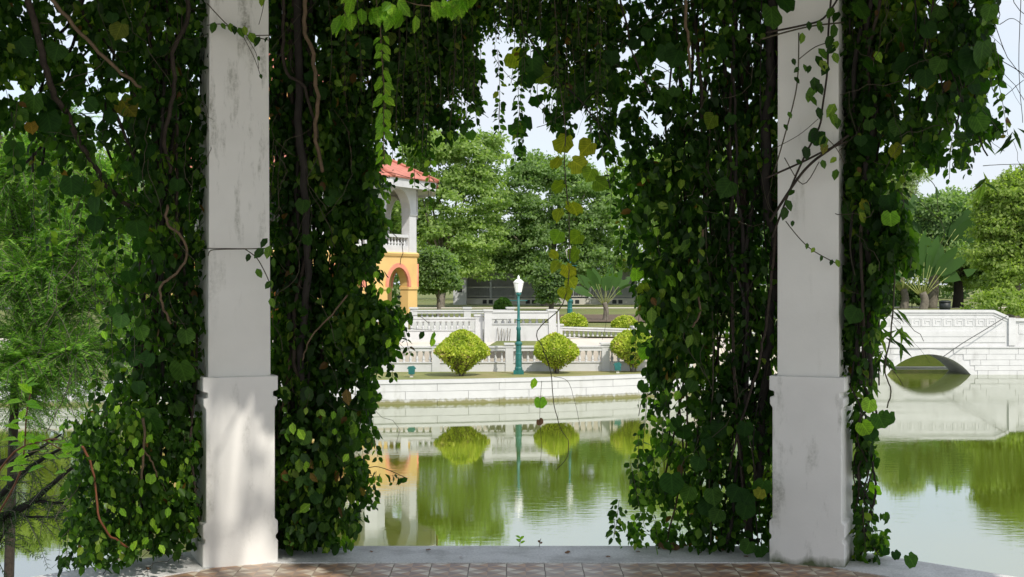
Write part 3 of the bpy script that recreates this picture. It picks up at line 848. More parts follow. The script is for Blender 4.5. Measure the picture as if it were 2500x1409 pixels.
# ------------------------------------------------------------------ bridge
BD = 52.0
def bX(px): return X_(px, BD)
def bZ(py): return Z_(py, BD)
bridge = empty('bridge', (bX(2268), BD, WATER)); tag(bridge, 'white stone bridge with segmental arch and meander frieze over the canal', 'bridge')
ox, oz = bX(2268), WATER
x0 = bX(2010) - ox; x1 = bX(2462) - ox; x2 = 34.0 - ox
hw = 1.64; rise = .80; Ra = (hw*hw + rise*rise) / (2*rise)
def arc_pts(h, r_, n=16):
    R_ = (h*h + r_*r_) / (2*r_); a = math.asin(min(1, h / R_))
    return [(-R_ * math.sin(a - 2*a*i/n) * 1.0, R_ * math.cos(a - 2*a*i/n) - (R_ - r_)) for i in range(n+1)]
arch = arc_pts(hw, rise)
zt0 = bZ(757) - oz; zt1 = bZ(778) - oz; zc = bZ(848) - oz
core = [(x0, -.9), (-hw, -.9)] + arch + [(hw, -.9), (x2, -.9), (x2, zt1 - .1), (x1 + .05, zt1 - .1), (bX(2430) - ox, zt0 - .08), (x0, zt0 - .08)]
MB().prism(core, (1,0,0),(0,0,1),(0,1,0),(0,.045,0),2.6).build('core', M['bridge'], bridge)
# arch ring
o_ = arc_pts(hw + .26, rise + .20); r_in = arc_pts(hw, rise)
for i in range(0, 16, 1):
    quad = [o_[i], o_[i+1], r_in[i+1], r_in[i]]
    MB().prism(quad, (1,0,0),(0,0,1),(0,1,0),(0,.004 + .004*(i % 2),0),.1).build('arch_stone', M['bridge'], bridge)
# ashlar courses below the string course
def arch_out_x(z):
    h = hw + .28; r_ = rise + .22; R_ = (h*h + r_*r_)/(2*r_); c = z + (R_ - r_)
    return math.sqrt(max(0, R_*R_ - c*c)) if 0 < z < r_ else (h if z <= 0 else 0)
zs_ = [-.6, .16, .36, .58, .80, zc - .02]
rb = random.Random(5)
for ci in range(5):
    z0, z1 = zs_[ci] + .006, zs_[ci+1] - .006
    xo = arch_out_x(max(z0, .02)) if z0 < rise + .2 else 0
    spans = [(x0, -xo), (xo, x2)] if xo > 0 else [(x0, x2)]
    for s0, s1 in spans:
        s = s0 + (.0 if ci % 2 else -.45)
        while s < s1:
            e = s + rb.uniform(.85, 1.15); a = max(s, s0) + .006; b = min(e, s1) - .006
            if b - a > .1 and a < 9: MB().box(a, b, .012 + rb.uniform(0,.006), .07, z0, z1).build('stone_block', M['bridge'], bridge)
            s = e
MB().box(x0, x2, -.03, .06, zc - .02, zc + .035).build('string_course', M['bridge'], bridge)
for py in (815, 829): MB().box(x0, x1 - .1, .018, .06, bZ(py+7) - oz, bZ(py-6) - oz).build('wall_band', M['bridge'], bridge)
# parapet copings
MB().prism([(x0, zt0-.10), (bX(2426)-ox, zt0-.10), (x1, zt1-.02), (x1, zt1+.10), (bX(2428)-ox, zt0), (x0, zt0)], (1,0,0),(0,0,1),(0,1,0),(0,-.02,0),.40).build('coping', M['bridge'], bridge)
MB().prism([(x0, zt0-.19), (bX(2424)-ox, zt0-.19), (x1, zt1-.13), (x1, zt1-.03), (bX(2425)-ox, zt0-.11), (x0, zt0-.11)], (1,0,0),(0,0,1),(0,1,0),(0,.02,0),.06).build('cornice', M['bridge'], bridge)
MB().box(x1, x1 + .27, -.05, .36, zt1 - 1.05, zt1 + .03).build('pier', M['bridge'], bridge)
MB().box(x1 + .27, x2, -.04, .40, zt1 - .10, zt1).build('coping', M['bridge'], bridge)
def frame(x_0, x_1, z_0, z_1, w=.035):
    mb = MB()
    mb.box(x_0, x_1, .028, .06, z_0, z_0+w); mb.box(x_0, x_1, .028, .06, z_1-w, z_1); mb.box(x_0, x_0+w, .028, .06, z_0+w, z_1-w); mb.box(x_1-w, x_1, .028, .06, z_0+w, z_1-w)
    return mb.build('panel_frame', M['bridge'], bridge)
frame(x1 + .42, x1 + 3.4, zt1 - .60, zt1 - .18); frame(x1 + 3.8, x1 + 6.8, zt1 - .60, zt1 - .18)
# meander relief
kw = .40; kz = bZ(797) - oz; kh = .33; w = .034
def key_mesh():
    mb = MB(); y0, y1 = .028, .06
    segs = [(0,0,.30,0),(.30,0,.30,.20),(.30,.20,.12,.20),(.12,.20,.12,.11),(.0,.0,.0,.30),(0,.30,.40-.0,.30),(.40-.034,.30,.40-.034,.0)]
    for a, b, c, d in segs:
        mb.box(min(a,c), max(a,c) + w, y0, y1, min(b,d), max(b,d) + w)
    return mb.mesh('meander_key', M['bridge'])
km = key_mesh()
x = bX(2120) - ox
while x < bX(2418) - ox:
    o = link('meander_key', km, bridge, (x, 0, kz)); x += kw + .02
for o in [c for c in bridge.children]:
    pass
cb = MB().tube(spline([P(2300, 873, 51.6), P(2350, 838, 51.7), P(2400, 808, 51.75), P(2458, 772, 51.85)], 4), .018, 6).build('cable', M['cable'])
tag(cb, 'dark cable hanging slanted across the white bridge face', 'cable')
cb = MB().tube([P(2150, 897.5, 56.1), P(2400, 897.5, 56.1)], .05, 6).build('pipe', M['house_base'])
tag(cb, 'grey pipe crossing the water behind the bridge arch', 'pipe')
lb = empty('litter_bin', P(2307, 752, 78)); lb.location.z = 0; tag(lb, 'dark litter bin on the lawn beside the spreading tree', 'bin')
MB().lathe([(.30,0),(.33,.1),(.35,.45)], 10).build('bin_body', M['bin'], lb); MB().lathe([(.38,.45),(.38,.50),(.2,.56)], 10).build('bin_lid', M['bin'], lb)
# ------------------------------------------------------------------ clipped bushes
def topiary(px, py, D, H, R, label, mat, prof=None, nl=5200, leaf=.075, trunk=True, seed=1, group=None):
    z0 = Z_(py, D); root = empty('clipped_bush', (X_(px, D), D, z0)); tag(root, label, 'bush', group)
    prof = prof or [(.10,.06),(.28,.12),(.62,.30),(.92,.46),(1.0,.53),(.93,.63),(.62,.82),(.32,.94),(.10,.99),(.02,1.0)]
    r = np.array([p[0] for p in prof]) * R; z = np.array([p[1] for p in prof]) * H
    rg = np.random.default_rng(seed)
    seg = np.hypot(np.diff(r), np.diff(z)) * (r[1:] + r[:-1] + .05); cdf = np.concatenate([[0], np.cumsum(seg)]) / seg.sum()
    u = rg.random(nl); i = np.searchsorted(cdf, u) - 1; f = (u - cdf[i]) / (cdf[i+1] - cdf[i])
    rr = r[i] + f * (r[i+1] - r[i]); zz = z[i] + f * (z[i+1] - z[i])
    nr = (z[i+1] - z[i]); nz = -(r[i+1] - r[i])
    th = rg.random(nl) * 2 * np.pi
    lump = np.array([mnoise.noise(Vector((math.cos(t) * 2.2, math.sin(t) * 2.2, q * 3 / H + seed))) for t, q in zip(th, zz)])
    dep = -np.abs(rg.normal(size=nl)) * .05 * R + lump * .13 * R
    nrm = unit(np.stack([np.cos(th) * nr, np.sin(th) * nr, nz], 1))
    pos = np.stack([np.cos(th) * rr, np.sin(th) * rr, zz], 1) + nrm * dep[:, None]
    keep = ~((nz < -.1) & (rg.random(nl) < .6))          # the underside is thinner
    ax = unit(nrm * .5 + rg.normal(size=(nl,3)) * .6 + np.array([0,0,.35]))
    nn = unit(nrm + np.array([0,0,.3]) + rg.normal(size=(nl,3)) * .4)
    rnd = np.clip(.5 + lump * .5 + rg.normal(size=nl) * .2, 0, 1)
    me = leaf_mesh('foliage', pos[keep], ax[keep], nn[keep], leaf * (.7 + .6 * rg.random(nl))[keep], T_OV, mat, rnd[keep])
    o = link('foliage', me, root); tag(o, kind='stuff')
    MB().lathe([(max(.03, a * .86), b) for a, b in zip(r, z * .97 + .01)], 12).build('twig_core', M['topiary_core'], root)
    if trunk:
        for k in range(4):
            a = k * 1.6 + seed
            MB().tube([(.05*math.cos(a), .05*math.sin(a), -.08), (.09*math.cos(a), .09*math.sin(a), .12*H), (.25*R*math.cos(a), .25*R*math.sin(a), .36*H)], [.035,.03,.02], 5).build('trunk', M['bark_grey'], root)
    return root
topiary(1127, 918, 41.8, 1.43, .81, 'clipped diamond-shaped bush with a bare twiggy underside left of the lamp post', M['topiary'], seed=1, nl=12000)
topiary(1358, 908, 42.9, 1.20, .73, 'clipped rounded bush on a short trunk right of the lamp post', M['topiary'], seed=2,
        prof=[(.08,.12),(.20,.16),(.66,.30),(.96,.45),(1.0,.53),(.86,.70),(.60,.86),(.30,.96),(.05,1.0)], nl=10000)
topiary(1546, 908, 43.6, 1.33, .74, 'clipped bush with pointed underside on a bare trunk at the vine edge', M['topiary'], seed=3,
        prof=[(.06,.12),(.18,.16),(.52,.34),(.88,.52),(1.0,.60),(.88,.76),(.55,.92),(.25,.99),(.05,1.0)], nl=10000)
DOME = [(.85,.0),(1.0,.14),(.97,.35),(.82,.62),(.55,.85),(.25,.97),(.04,1.0)]
topiary(1400, 800, 51.0, .50, .54, 'low yellow-green dome bush at the foot of the second lamp post', M['topiary'], prof=DOME, nl=3000, trunk=False, seed=4)
topiary(1526, 803, 51.5, .48, .50, 'low yellow-green dome bush beyond the stepped balustrade', M['topiary'], prof=DOME, nl=3000, trunk=False, seed=5)
topiary(1228, 757, 74.0, .66, .50, 'dark green dome bush on the lawn before the veranda house', M['box_leaf'], prof=DOME, nl=3000, leaf=.08, trunk=False, seed=6)

# ------------------------------------------------------------------ trees
def crown_points(ells, leaf, n_clump, per, rg, base, clump_r):
    P_, A_, N_, R_ = [], [], [], []
    vols = np.array([e[3] * e[4] * e[5] for e in ells]) ** .67; vols /= vols.sum()
    for e, v in zip(ells, vols):
        k = max(4, int(n_clump * v)); c = np.array(e[:3]); rad = np.array(e[3:6])
        d = unit(rg.normal(size=(k, 3))); d[:, 2] = np.where(d[:, 2] < -.55, -d[:, 2], d[:, 2])
        rr = .45 + .66 * rg.random(k) ** .7
        cc = c + d * rad * rr[:, None]
        cr = clump_r * (.6 + .8 * rg.random(k))
        tone = rg.normal(size=k) * .16 + .48
        for j in range(k):
            m_ = int(per * (cr[j] / clump_r) ** 2)
            q = unit(rg.normal(size=(m_, 3))); q[:, 2] = np.abs(q[:, 2]) * .45 + q[:, 2] * .55
            rad_ = cr[j] * rg.random(m_) ** .45
            pos = cc[j] + q * rad_[:, None] * np.array([1.05, 1.05, .85])
            P_.append(pos); out = unit(q + d[j] * .7 + np.array([0, 0, .55]))
            N_.append(unit(out + rg.normal(size=(m_, 3)) * .55)); A_.append(unit(q + rg.normal(size=(m_, 3)) * .8 + np.array([0, 0, -.35])))
            R_.append(np.clip(tone[j] + rg.normal(size=m_) * .22, 0, 1))
    return np.concatenate(P_), np.concatenate(A_), np.concatenate(N_), np.concatenate(R_)

def tree(name, label, D, base_px, ells_px, mat, leaf=.2, n_clump=110, per=110, seed=1, trunk_r=.2, clump_r=.75, zbase=0.0, bark=None, limbs=9, tmpl=None, group=None, ydepth=1.0):
    rg = np.random.default_rng(seed); b = Vector((X_(base_px, D), D, zbase))
    root = empty(name, b); tag(root, label, 'tree', group)
    s = D / F
    ells = []
    for e in ells_px:
        px, py, rx, ry = e[:4]; dy = e[4] if len(e) > 4 else rg.uniform(-.4, .4) * rx * s
        c = P(px, py, D) - b; ells.append((c.x, c.y + dy, c.z, rx * s, rx * s * ydepth, ry * s))
    leaf *= 1.2; n_clump = int(n_clump * 3.0); per = int(per * .66); clump_r *= .80
    pos, ax, nn, rnd = crown_points(ells, leaf, n_clump, per, rg, b, clump_r)
    me = leaf_mesh('crown', pos, ax, nn, leaf * (.65 + .7 * rg.random(len(pos))), tmpl or T_DI, mat, rnd)
    tag(link('crown', me, root), kind='stuff')
    top = max(ells, key=lambda e: e[2])
    bark = bark or M['bark_grey']
    mid = Vector((sum(e[0] for e in ells) / len(ells), sum(e[1] for e in ells) / len(ells), 0))
    zc = np.mean([e[2] for e in ells])
    fork = Vector((mid.x * .3, mid.y * .3, zc * .45))
    MB().tube(spline([(0,0,-.3), (0.02,0,.15), fork * .6 + Vector((.05,0,.05)), fork], 3), [trunk_r * (1.5 - .75 * i / 9) for i in range(10)], 8).build('trunk', bark, root)
    for k in range(limbs):
        e = ells[k % len(ells)]; d = unit(rg.normal(size=3))
        end = Vector((e[0] + d[0] * e[3] * .8, e[1] + d[1] * e[4] * .8, e[2] + abs(d[2]) * e[5] * .8))
        m1 = fork.lerp(end, .5) + Vector((rg.normal() * .2, rg.normal() * .2, .1))
        pts = spline([fork, m1, end], 4)
        MB().tube(pts, [trunk_r * (.55 - .5 * i / (len(pts) - 1)) for i in range(len(pts))], 5).build('limb', bark, root)
    return root

tree('airy_tree', 'tall airy light green tree between the tower and the rounded tree', 86, 1075,
     [(1075,420,85,75),(1160,375,65,48),(1130,500,100,80),(1185,450,45,80),(1085,590,80,60),(1000,480,60,90),(1170,590,50,60),(1040,360,60,40),(1130,660,70,40),(1020,600,50,80)], M['tree_light'], leaf=.20, n_clump=150, per=120, seed=21, trunk_r=.22, tmpl=None, clump_r=.72)
tree('broad_tree', 'large rounded dense green tree above the veranda house', 90, 1335,
     [(1330,470,95,75),(1425,520,75,95),(1262,555,78,85),(1350,600,120,85),(1440,640,55,70),(1235,635,60,55),(1300,425,55,42),(1400,440,60,50),(1300,670,75,40),(1215,660,50,38),(1400,680,75,40),(1470,600,50,90)], M['tree_mid'], leaf=.19, n_clump=230, per=130, seed=22, trunk_r=.35, clump_r=.72)
tree('small_tree', 'small rounded multi-stemmed tree at the tower corner', 63, 1070,
     [(1072,672,40,48),(1060,640,28,28),(1090,695,26,28),(1050,700,22,26)], M['tree_mid'], leaf=.13, n_clump=90, per=90, seed=23, trunk_r=.09, clump_r=.36)
tree('dark_tree', 'dark drooping evergreen under the rounded tree beside the parapet', 76, 1345,
     [(1345,715,26,40),(1365,690,25,40),(1330,690,22,36)], M['tree_dark'], leaf=.16, n_clump=60, per=90, seed=24, trunk_r=.12, clump_r=.45)
tree('background_tree', 'green tree glimpsed through the vine left of the creeper-clad pillar', 96, 1600,
     [(1560,500,100,110),(1680,470,110,120),(1600,620,110,90),(1720,600,90,100)], M['tree_light'], leaf=.22, n_clump=150, per=110, seed=25, trunk_r=.3, clump_r=.8)
tree('background_tree', 'green tree standing behind the creeper-clad pillar', 98, 1900,
     [(1850,500,110,110),(1980,490,110,110),(1900,620,120,90),(2060,560,90,100)], M['tree_mid'], leaf=.22, n_clump=150, per=110, seed=26, trunk_r=.3, clump_r=.8)
tree('feathery_tree', 'pale feathery tree rising behind the palms', 108, 2200,
     [(2195,455,42,55),(2165,500,45,60),(2225,430,30,30)], M['tree_grey'], leaf=.26, n_clump=80, per=100, seed=27, trunk_r=.2, tmpl=T_LA, clump_r=.8)
tree('spreading_tree', 'spreading tree with a thick dark trunk behind the bridge parapet', 84, 2338,
     [(2330,545,80,62),(2285,590,55,70),(2400,535,75,62),(2360,640,85,55),(2300,520,45,35),(2420,610,60,70),(2250,560,40,60),(2380,690,70,35)], M['tree_mid'], leaf=.19, n_clump=190, per=125, seed=28, trunk_r=.30, bark=M['bark_dark'], clump_r=.7)
tree('spreading_tree', 'yellow-green bushy tree leaning over the lower end of the bridge', 70, 2475,
     [(2455,500,75,62),(2510,550,90,110),(2445,620,75,75),(2490,690,70,60),(2540,460,70,50),(2420,560,50,55),(2560,640,80,90)], M['tree_yellow'], leaf=.17, n_clump=230, per=125, seed=29, trunk_r=.25, clump_r=.6)
tree('background_tree', 'light green tree rising over the left water behind the feathery branches', 78, 60,
     [(40,420,110,90),(150,470,110,110),(-60,520,120,120),(80,600,140,110),(-120,430,100,90)], M['tree_yellow'], leaf=.2, n_clump=180, per=110, seed=30, trunk_r=.3, clump_r=.75)
tree('background_tree', 'green tree glimpsed through the dense vine left of the mildewed pillar', 84, 350,
     [(300,480,110,120),(420,440,110,110),(360,620,140,100),(500,520,90,120)], M['tree_light'], leaf=.21, n_clump=150, per=110, seed=31, trunk_r=.3, clump_r=.8)
tree('background_tree', 'green tree standing behind the mildewed pillar beside the tower', 88, 640,
     [(600,480,110,110),(560,600,110,100)], M['tree_mid'], leaf=.21, n_clump=110, per=110, seed=32, trunk_r=.3, clump_r=.8)
tree('background_tree', 'green tree seen through the tower gallery arch', 92, 890,
     [(880,520,110,100),(930,580,90,90),(840,430,80,60)], M['tree_light'], leaf=.21, n_clump=130, per=110, seed=33, trunk_r=.3, clump_r=.8)

# far woodland closing the horizon
rg = np.random.default_rng(77); ells = []
for px in range(-700, 3300, 75):
    D = 125 + rg.uniform(-8, 10); s = D / F
    c = P(px + rg.uniform(-20, 20), 690 + rg.uniform(-35, 15), D)
    ells.append((c.x, c.y, c.z, 55 * s, 50 * s, (60 + rg.uniform(0, 40)) * s))
pos, ax, nn, rnd = crown_points(ells, .3, 1100, 42, rg, None, 1.25)
o = link('far_woodland', leaf_mesh('far_woodland', pos, ax, nn, .5, T_DI, M['tree_dark'], rnd)); tag(o, 'continuous dark green woodland closing the view beyond the lawn', 'woodland', kind='stuff')

# bushy undergrowth at the water's edge behind the bridge
for i, (px, D, h, w_, mt, lb_) in enumerate(((2440, 66, 1.4, 1.5, 'tree_yellow', 'yellow-green shrub hanging over the lower bridge parapet'), (2140, 82, 1.6, 1.6, 'tree_mid', 'green shrub beside the palms behind the bridge'), (2225, 84, 1.2, 1.0, 'palm_blade', 'bright green grassy shrub between the palm trunks'))):
    rg = np.random.default_rng(90 + i); b = Vector((X_(px, D), D, 0 if D > 76 else -.3)); root = empty('shrub', b); tag(root, lb_, 'shrub')
    pos, ax, nn, rnd = crown_points([(0,0,h*.45,w_,w_*.8,h*.55)], .15, 40, 90, rg, None, .4)
    tag(link('foliage', leaf_mesh('foliage', pos, ax, nn, .16, T_OV, M[mt], rnd), root), kind='stuff')
    for k in range(4): MB().tube([(0,0,-1.0), (rg.uniform(-.4,.4)*w_, rg.uniform(-.3,.3), h*.7)], [.04,.015], 5).build('stem', M['bark_grey'], root)

# ------------------------------------------------------------------ traveller's palms
def palm(px, D, zb, H, n, label, trunk_h, seed, turn=0.0, spread=.85):
    rg = random.Random(seed); root = empty('fan_palm', (X_(px, D), D, zb), turn); tag(root, label, 'palm', 'fan palms in the garden')
    MB().tube(spline([(0,0,-.2), (.03*H,0,trunk_h*.5), (.0,0,trunk_h)], 3), [.055*H*(1 - .25*i/6) for i in range(7)], 8).build('trunk', M['bark_grey'], root)
    for i in range(n):
        f = (i / (n - 1) - .5) * 2; a = f * spread + rg.uniform(-.06,.06)
        Lp = H * .26 * rg.uniform(.85, 1.1); Lb = H * .55 * rg.uniform(.85, 1.1)
        d = Vector((math.sin(a), rg.uniform(-.12,.12), math.cos(a))).normalized()
        p0 = Vector((f * .05 * H, 0, trunk_h - .02*H)); p1 = p0 + d * Lp
        droop = Vector((0,0,-1)) * (.25 + .35 * abs(f))
        pts = [p1 + (d * t + droop * t * t * .6) * Lb for t in (0,.2,.4,.6,.8,1)]
        MB().tube([p0, p0.lerp(p1,.5) + Vector((0,0,.02)), p1, pts[1]], [.009*H,.005*H,.004*H,.0025*H], 5).build('petiole', M['petiole'], root)
        side = d.cross(Vector((rg.uniform(-.5,.5),1,rg.uniform(-.2,.3)))).normalized(); mb = MB()
        prof = [.25,.8,1.0,.95,.7,.1]; wv = H * .085
        vs = []
        for p, w_ in zip(pts, prof):
            vs += [p - side * w_ * wv + Vector((0,0,-.03*H*w_)), p, p + side * w_ * wv + Vector((0,0,-.03*H*w_))]
        fs = []
        for k in range(5):
            if rg.random() < .85: fs.append((3*k, 3*k+1, 3*k+4, 3*k+3))
            if rg.random() < .85: fs.append((3*k+1, 3*k+2, 3*k+5, 3*k+4))
        o = mb.add(vs, fs, True).build('frond', M['palm_blade'], root)
    return root
palm(2252, 80, 0, 5.2, 11, 'fan palm with pale yellow leaf bases behind the middle of the bridge', 1.0, 1)
palm(2205, 81.5, 0, 5.0, 11, 'fan palm with reddish-brown trunk left of the yellow-based palm', 1.2, 2, .3)
palm(2272, 83, 0, 6.6, 11, 'taller slim palm rising behind the yellow-based fan palm', 2.9, 3, -.4)
palm(1476, 57, 0, 2.4, 9, 'small fan palm on the bare soil bed beyond the stepped balustrade', .75, 4, .2)

# ------------------------------------------------------------------ feathery tree over the water, left
def pinnate(segs, rg, n_twig, tw_len, leaf, spread=.9):
    """leaflets along random twigs springing from branch polylines"""
    P_, A_, N_ = [], [], []; twigs = []
    for _ in range(n_twig):
        br = segs[rg.integers(len(segs))]; i = rg.integers(len(br) - 1); b = br[i].lerp(br[i+1], rg.random())
        d = (br[i+1] - br[i]).normalized()
        dd = Vector(unit(np.array(d) * .9 + rg.normal(size=3) * spread + np.array([0,0,-.08])))
        Ln = tw_len * rg.uniform(.5, 1.2); tw = [b, b + dd * Ln * .5, b + dd * Ln + Vector((0,0,-.18 * Ln))]
        twigs.append(tw)
        side = dd.cross(Vector((0,0,1)) + Vector(rg.normal(size=3)) * .3).normalized()
        k = int(Ln / .022)
        for j in range(k):
            t = (j + .5) / k; p = b + dd * Ln * t + Vector((0,0,-.18 * Ln * t * t))
            for s in (-1, 1):
                P_.append(p); A_.append(side * s + dd * .75 + Vector((0,0,rg.normal() * .25))); N_.append(Vector((0,0,1)) + Vector(rg.normal(size=3)) * .35)
    n = len(P_)
    return np.array(P_), np.array(A_), np.array(N_), leaf * (.7 + .5 * rg.random(n)), twigs

def feather_tree(label, trunk_px, branches, D0, n_twig, mat, leaf, tw_len, seed, rads):
    rg = np.random.default_rng(seed); b = Vector((X_(trunk_px, D0), D0, WATER - .3)); root = empty('feathery_tree', b); tag(root, label, 'tree')
    segs = []
    for i, br in enumerate(branches):
        pts = spline([P(x, y, D) - b for x, y, D in br], 5); segs.append(pts)
        r0, r1 = rads[i] if i < len(rads) else (.03, .006)
        MB().tube(pts, [r0 + (r1 - r0) * k / (len(pts) - 1) for k in range(len(pts))], 6).build('trunk' if i == 0 else 'branch', M['bark_dark'] if mat == M['feather_dark'] else M['bark'], root)
    use = segs[1:] if len(segs) > 1 else segs
    pos, ax, nn, sz, tw = pinnate(use, rg, n_twig, tw_len, leaf)
    tag(link('foliage', leaf_mesh('foliage', pos, ax, nn, sz, T_FINE, mat), root), kind='stuff')
    mb = MB()
    for t in tw: mb.tube(t, [.004, .003, .002], 3, cap=False)
    tag(mb.build('twigs', M['bark_grey'], root), kind='stuff')
    return root
rb = random.Random(12)
brs = [[(15, 1650, 15), (28, 1200, 15), (38, 900, 15), (45, 650, 15.1), (20, 420, 15.2), (-30, 250, 15.3)],
       [(-160, 760, 14.6), (0, 690, 14.4), (110, 640, 14.2), (215, 560, 14.0)],
       [(38, 880, 15), (120, 790, 14.6), (230, 700, 14.3), (360, 640, 14.2)],
       [(40, 740, 15), (100, 640, 15), (170, 540, 15), (260, 430, 14.9)],
       [(30, 980, 15), (130, 910, 14.7), (260, 860, 14.4), (400, 840, 14.3)],
       [(45, 620, 15), (90, 500, 15.3), (110, 380, 15.6), (150, 290, 15.8)],
       [(-120, 620, 15.5), (-20, 520, 15.5), (60, 420, 15.4), (120, 330, 15.2)],
       [(38, 930, 15), (140, 870, 15.4), (300, 800, 15.8), (450, 770, 16)],
       [(-140, 960, 14.5), (-20, 900, 14.3), (90, 870, 14.2), (200, 850, 14.0)],
       [(30, 820, 15.2), (150, 720, 15.6), (290, 560, 16), (420, 470, 16.2)],
       [(-150, 500, 14.8), (-40, 440, 14.6), (40, 400, 14.5), (90, 380, 14.4)]]
feather_tree('feathery light green tree with slender grey branches over the pond at the left', 15, brs, 15, 3500, M['feather'], .070, .55, 41,
             [(.06,.03),(.045,.012),(.042,.010),(.042,.010),(.04,.010),(.035,.008),(.045,.010),(.035,.008),(.04,.010),(.035,.008),(.035,.008)])
brs = [[(-420, 1520, 10.5), (-250, 1380, 10.4), (-120, 1290, 10.3), (-20, 1240, 10.2)],
       [(-160, 1310, 10.3), (0, 1262, 10.1), (60, 1238, 10), (130, 1180, 9.9), (190, 1130, 9.8)],
       [(-20, 1240, 10.2), (40, 1170, 10.1), (105, 1120, 10.0), (180, 1080, 9.9)],
       [(10, 1258, 10.1), (80, 1225, 10.0), (150, 1228, 9.9), (230, 1205, 9.8)],
       [(-40, 1330, 10.2), (0, 1290, 10.1), (12, 1260, 10.0)], [(-100, 1180, 10.2), (0, 1130, 10.1), (70, 1110, 10.0), (150, 1060, 9.8)],
       [(60, 1262, 10), (120, 1262, 9.95), (175, 1255, 9.9)], [(-20, 1370, 10.2), (4, 1310, 10.1), (30, 1275, 10.1)]]
feather_tree('dark bare low branches with small leaflets reaching over the water', -420, brs, 10.5, 150, M['feather_dark'], .045, .34, 42,
             [(.07,.04),(.045,.008),(.035,.006),(.022,.004),(.02,.01),(.035,.006),(.01,.003),(.012,.006)])

# ------------------------------------------------------------------ vines on the pavilion
def on_left(px, o=0.0):   # depth of a pixel column on the pavilion's left side, o metres outwards
    k = (px - HX) / F; return (9.37 + o * 1.414) / (1 - k)
def on_right(px, o=0.0):
    k = (px - HX) / F; return (9.503 + o * 1.414) / (1 + k)
def on_front(px, o=0.0): return 7.78 + o

def in_poly(x, y, poly):
    c = False; j = len(poly) - 1
    for i in range(len(poly)):
        xi, yi = poly[i]; xj, yj = poly[j]
        if (yi > y) != (yj > y) and x < (xj - xi) * (y - yi) / (yj - yi) + xi: c = not c
        j = i
    return c

OV_ME = None
def shared_leaf_meshes():
    d = {}
    for nm, t, mat in (('ov', T_OV, 'vine_leaf_o'), ('r0', T_RD[0], 'vine_leaf_big'), ('r1', T_RD[1], 'vine_leaf_big'), ('r2', T_RD[2], 'vine_leaf_big'), ('r3', T_RD[3], 'vine_leaf_big'),
                       ('y0', T_RD[4], 'yellowing_leaf'), ('y1', T_RD[5], 'yellowing_leaf'), ('b', T_OV, 'bright_leaf'), ('br', T_RD[1], 'bright_leaf'), ('la', T_FINE, 'vine_leaf_o'), ('dry', T_RD[3], 'dry_leaf')):
        me = bpy.data.meshes.new('leaf'); me.from_pydata([tuple(v) for v in t[0]], [], t[1]); me.polygons.foreach_set('use_smooth', [True] * len(t[1])); me.materials.append(M[mat]); me.update(); d[nm] = me
    return d
M['vine_leaf_o'] = leaf_mat('vine_leaf_single', G_DARK, .40, .42, by_object=True)
LM = shared_leaf_meshes()

def leaf_obj(root, kind, pos, axis, nrm, size, name='leaf'):
    ax = Vector(axis).normalized(); xx = ax.cross(Vector(nrm)).normalized(); nn = xx.cross(ax)
    o = bpy.data.objects.new(name, LM[kind]); COL.objects.link(o); o.parent = root
    m = Matrix((xx, ax, nn)).transposed().to_4x4(); m = Matrix.Translation(Vector(pos) - root.location) @ m @ Matrix.Diagonal((size, size, size, 1))
    o.matrix_local = m
    return o

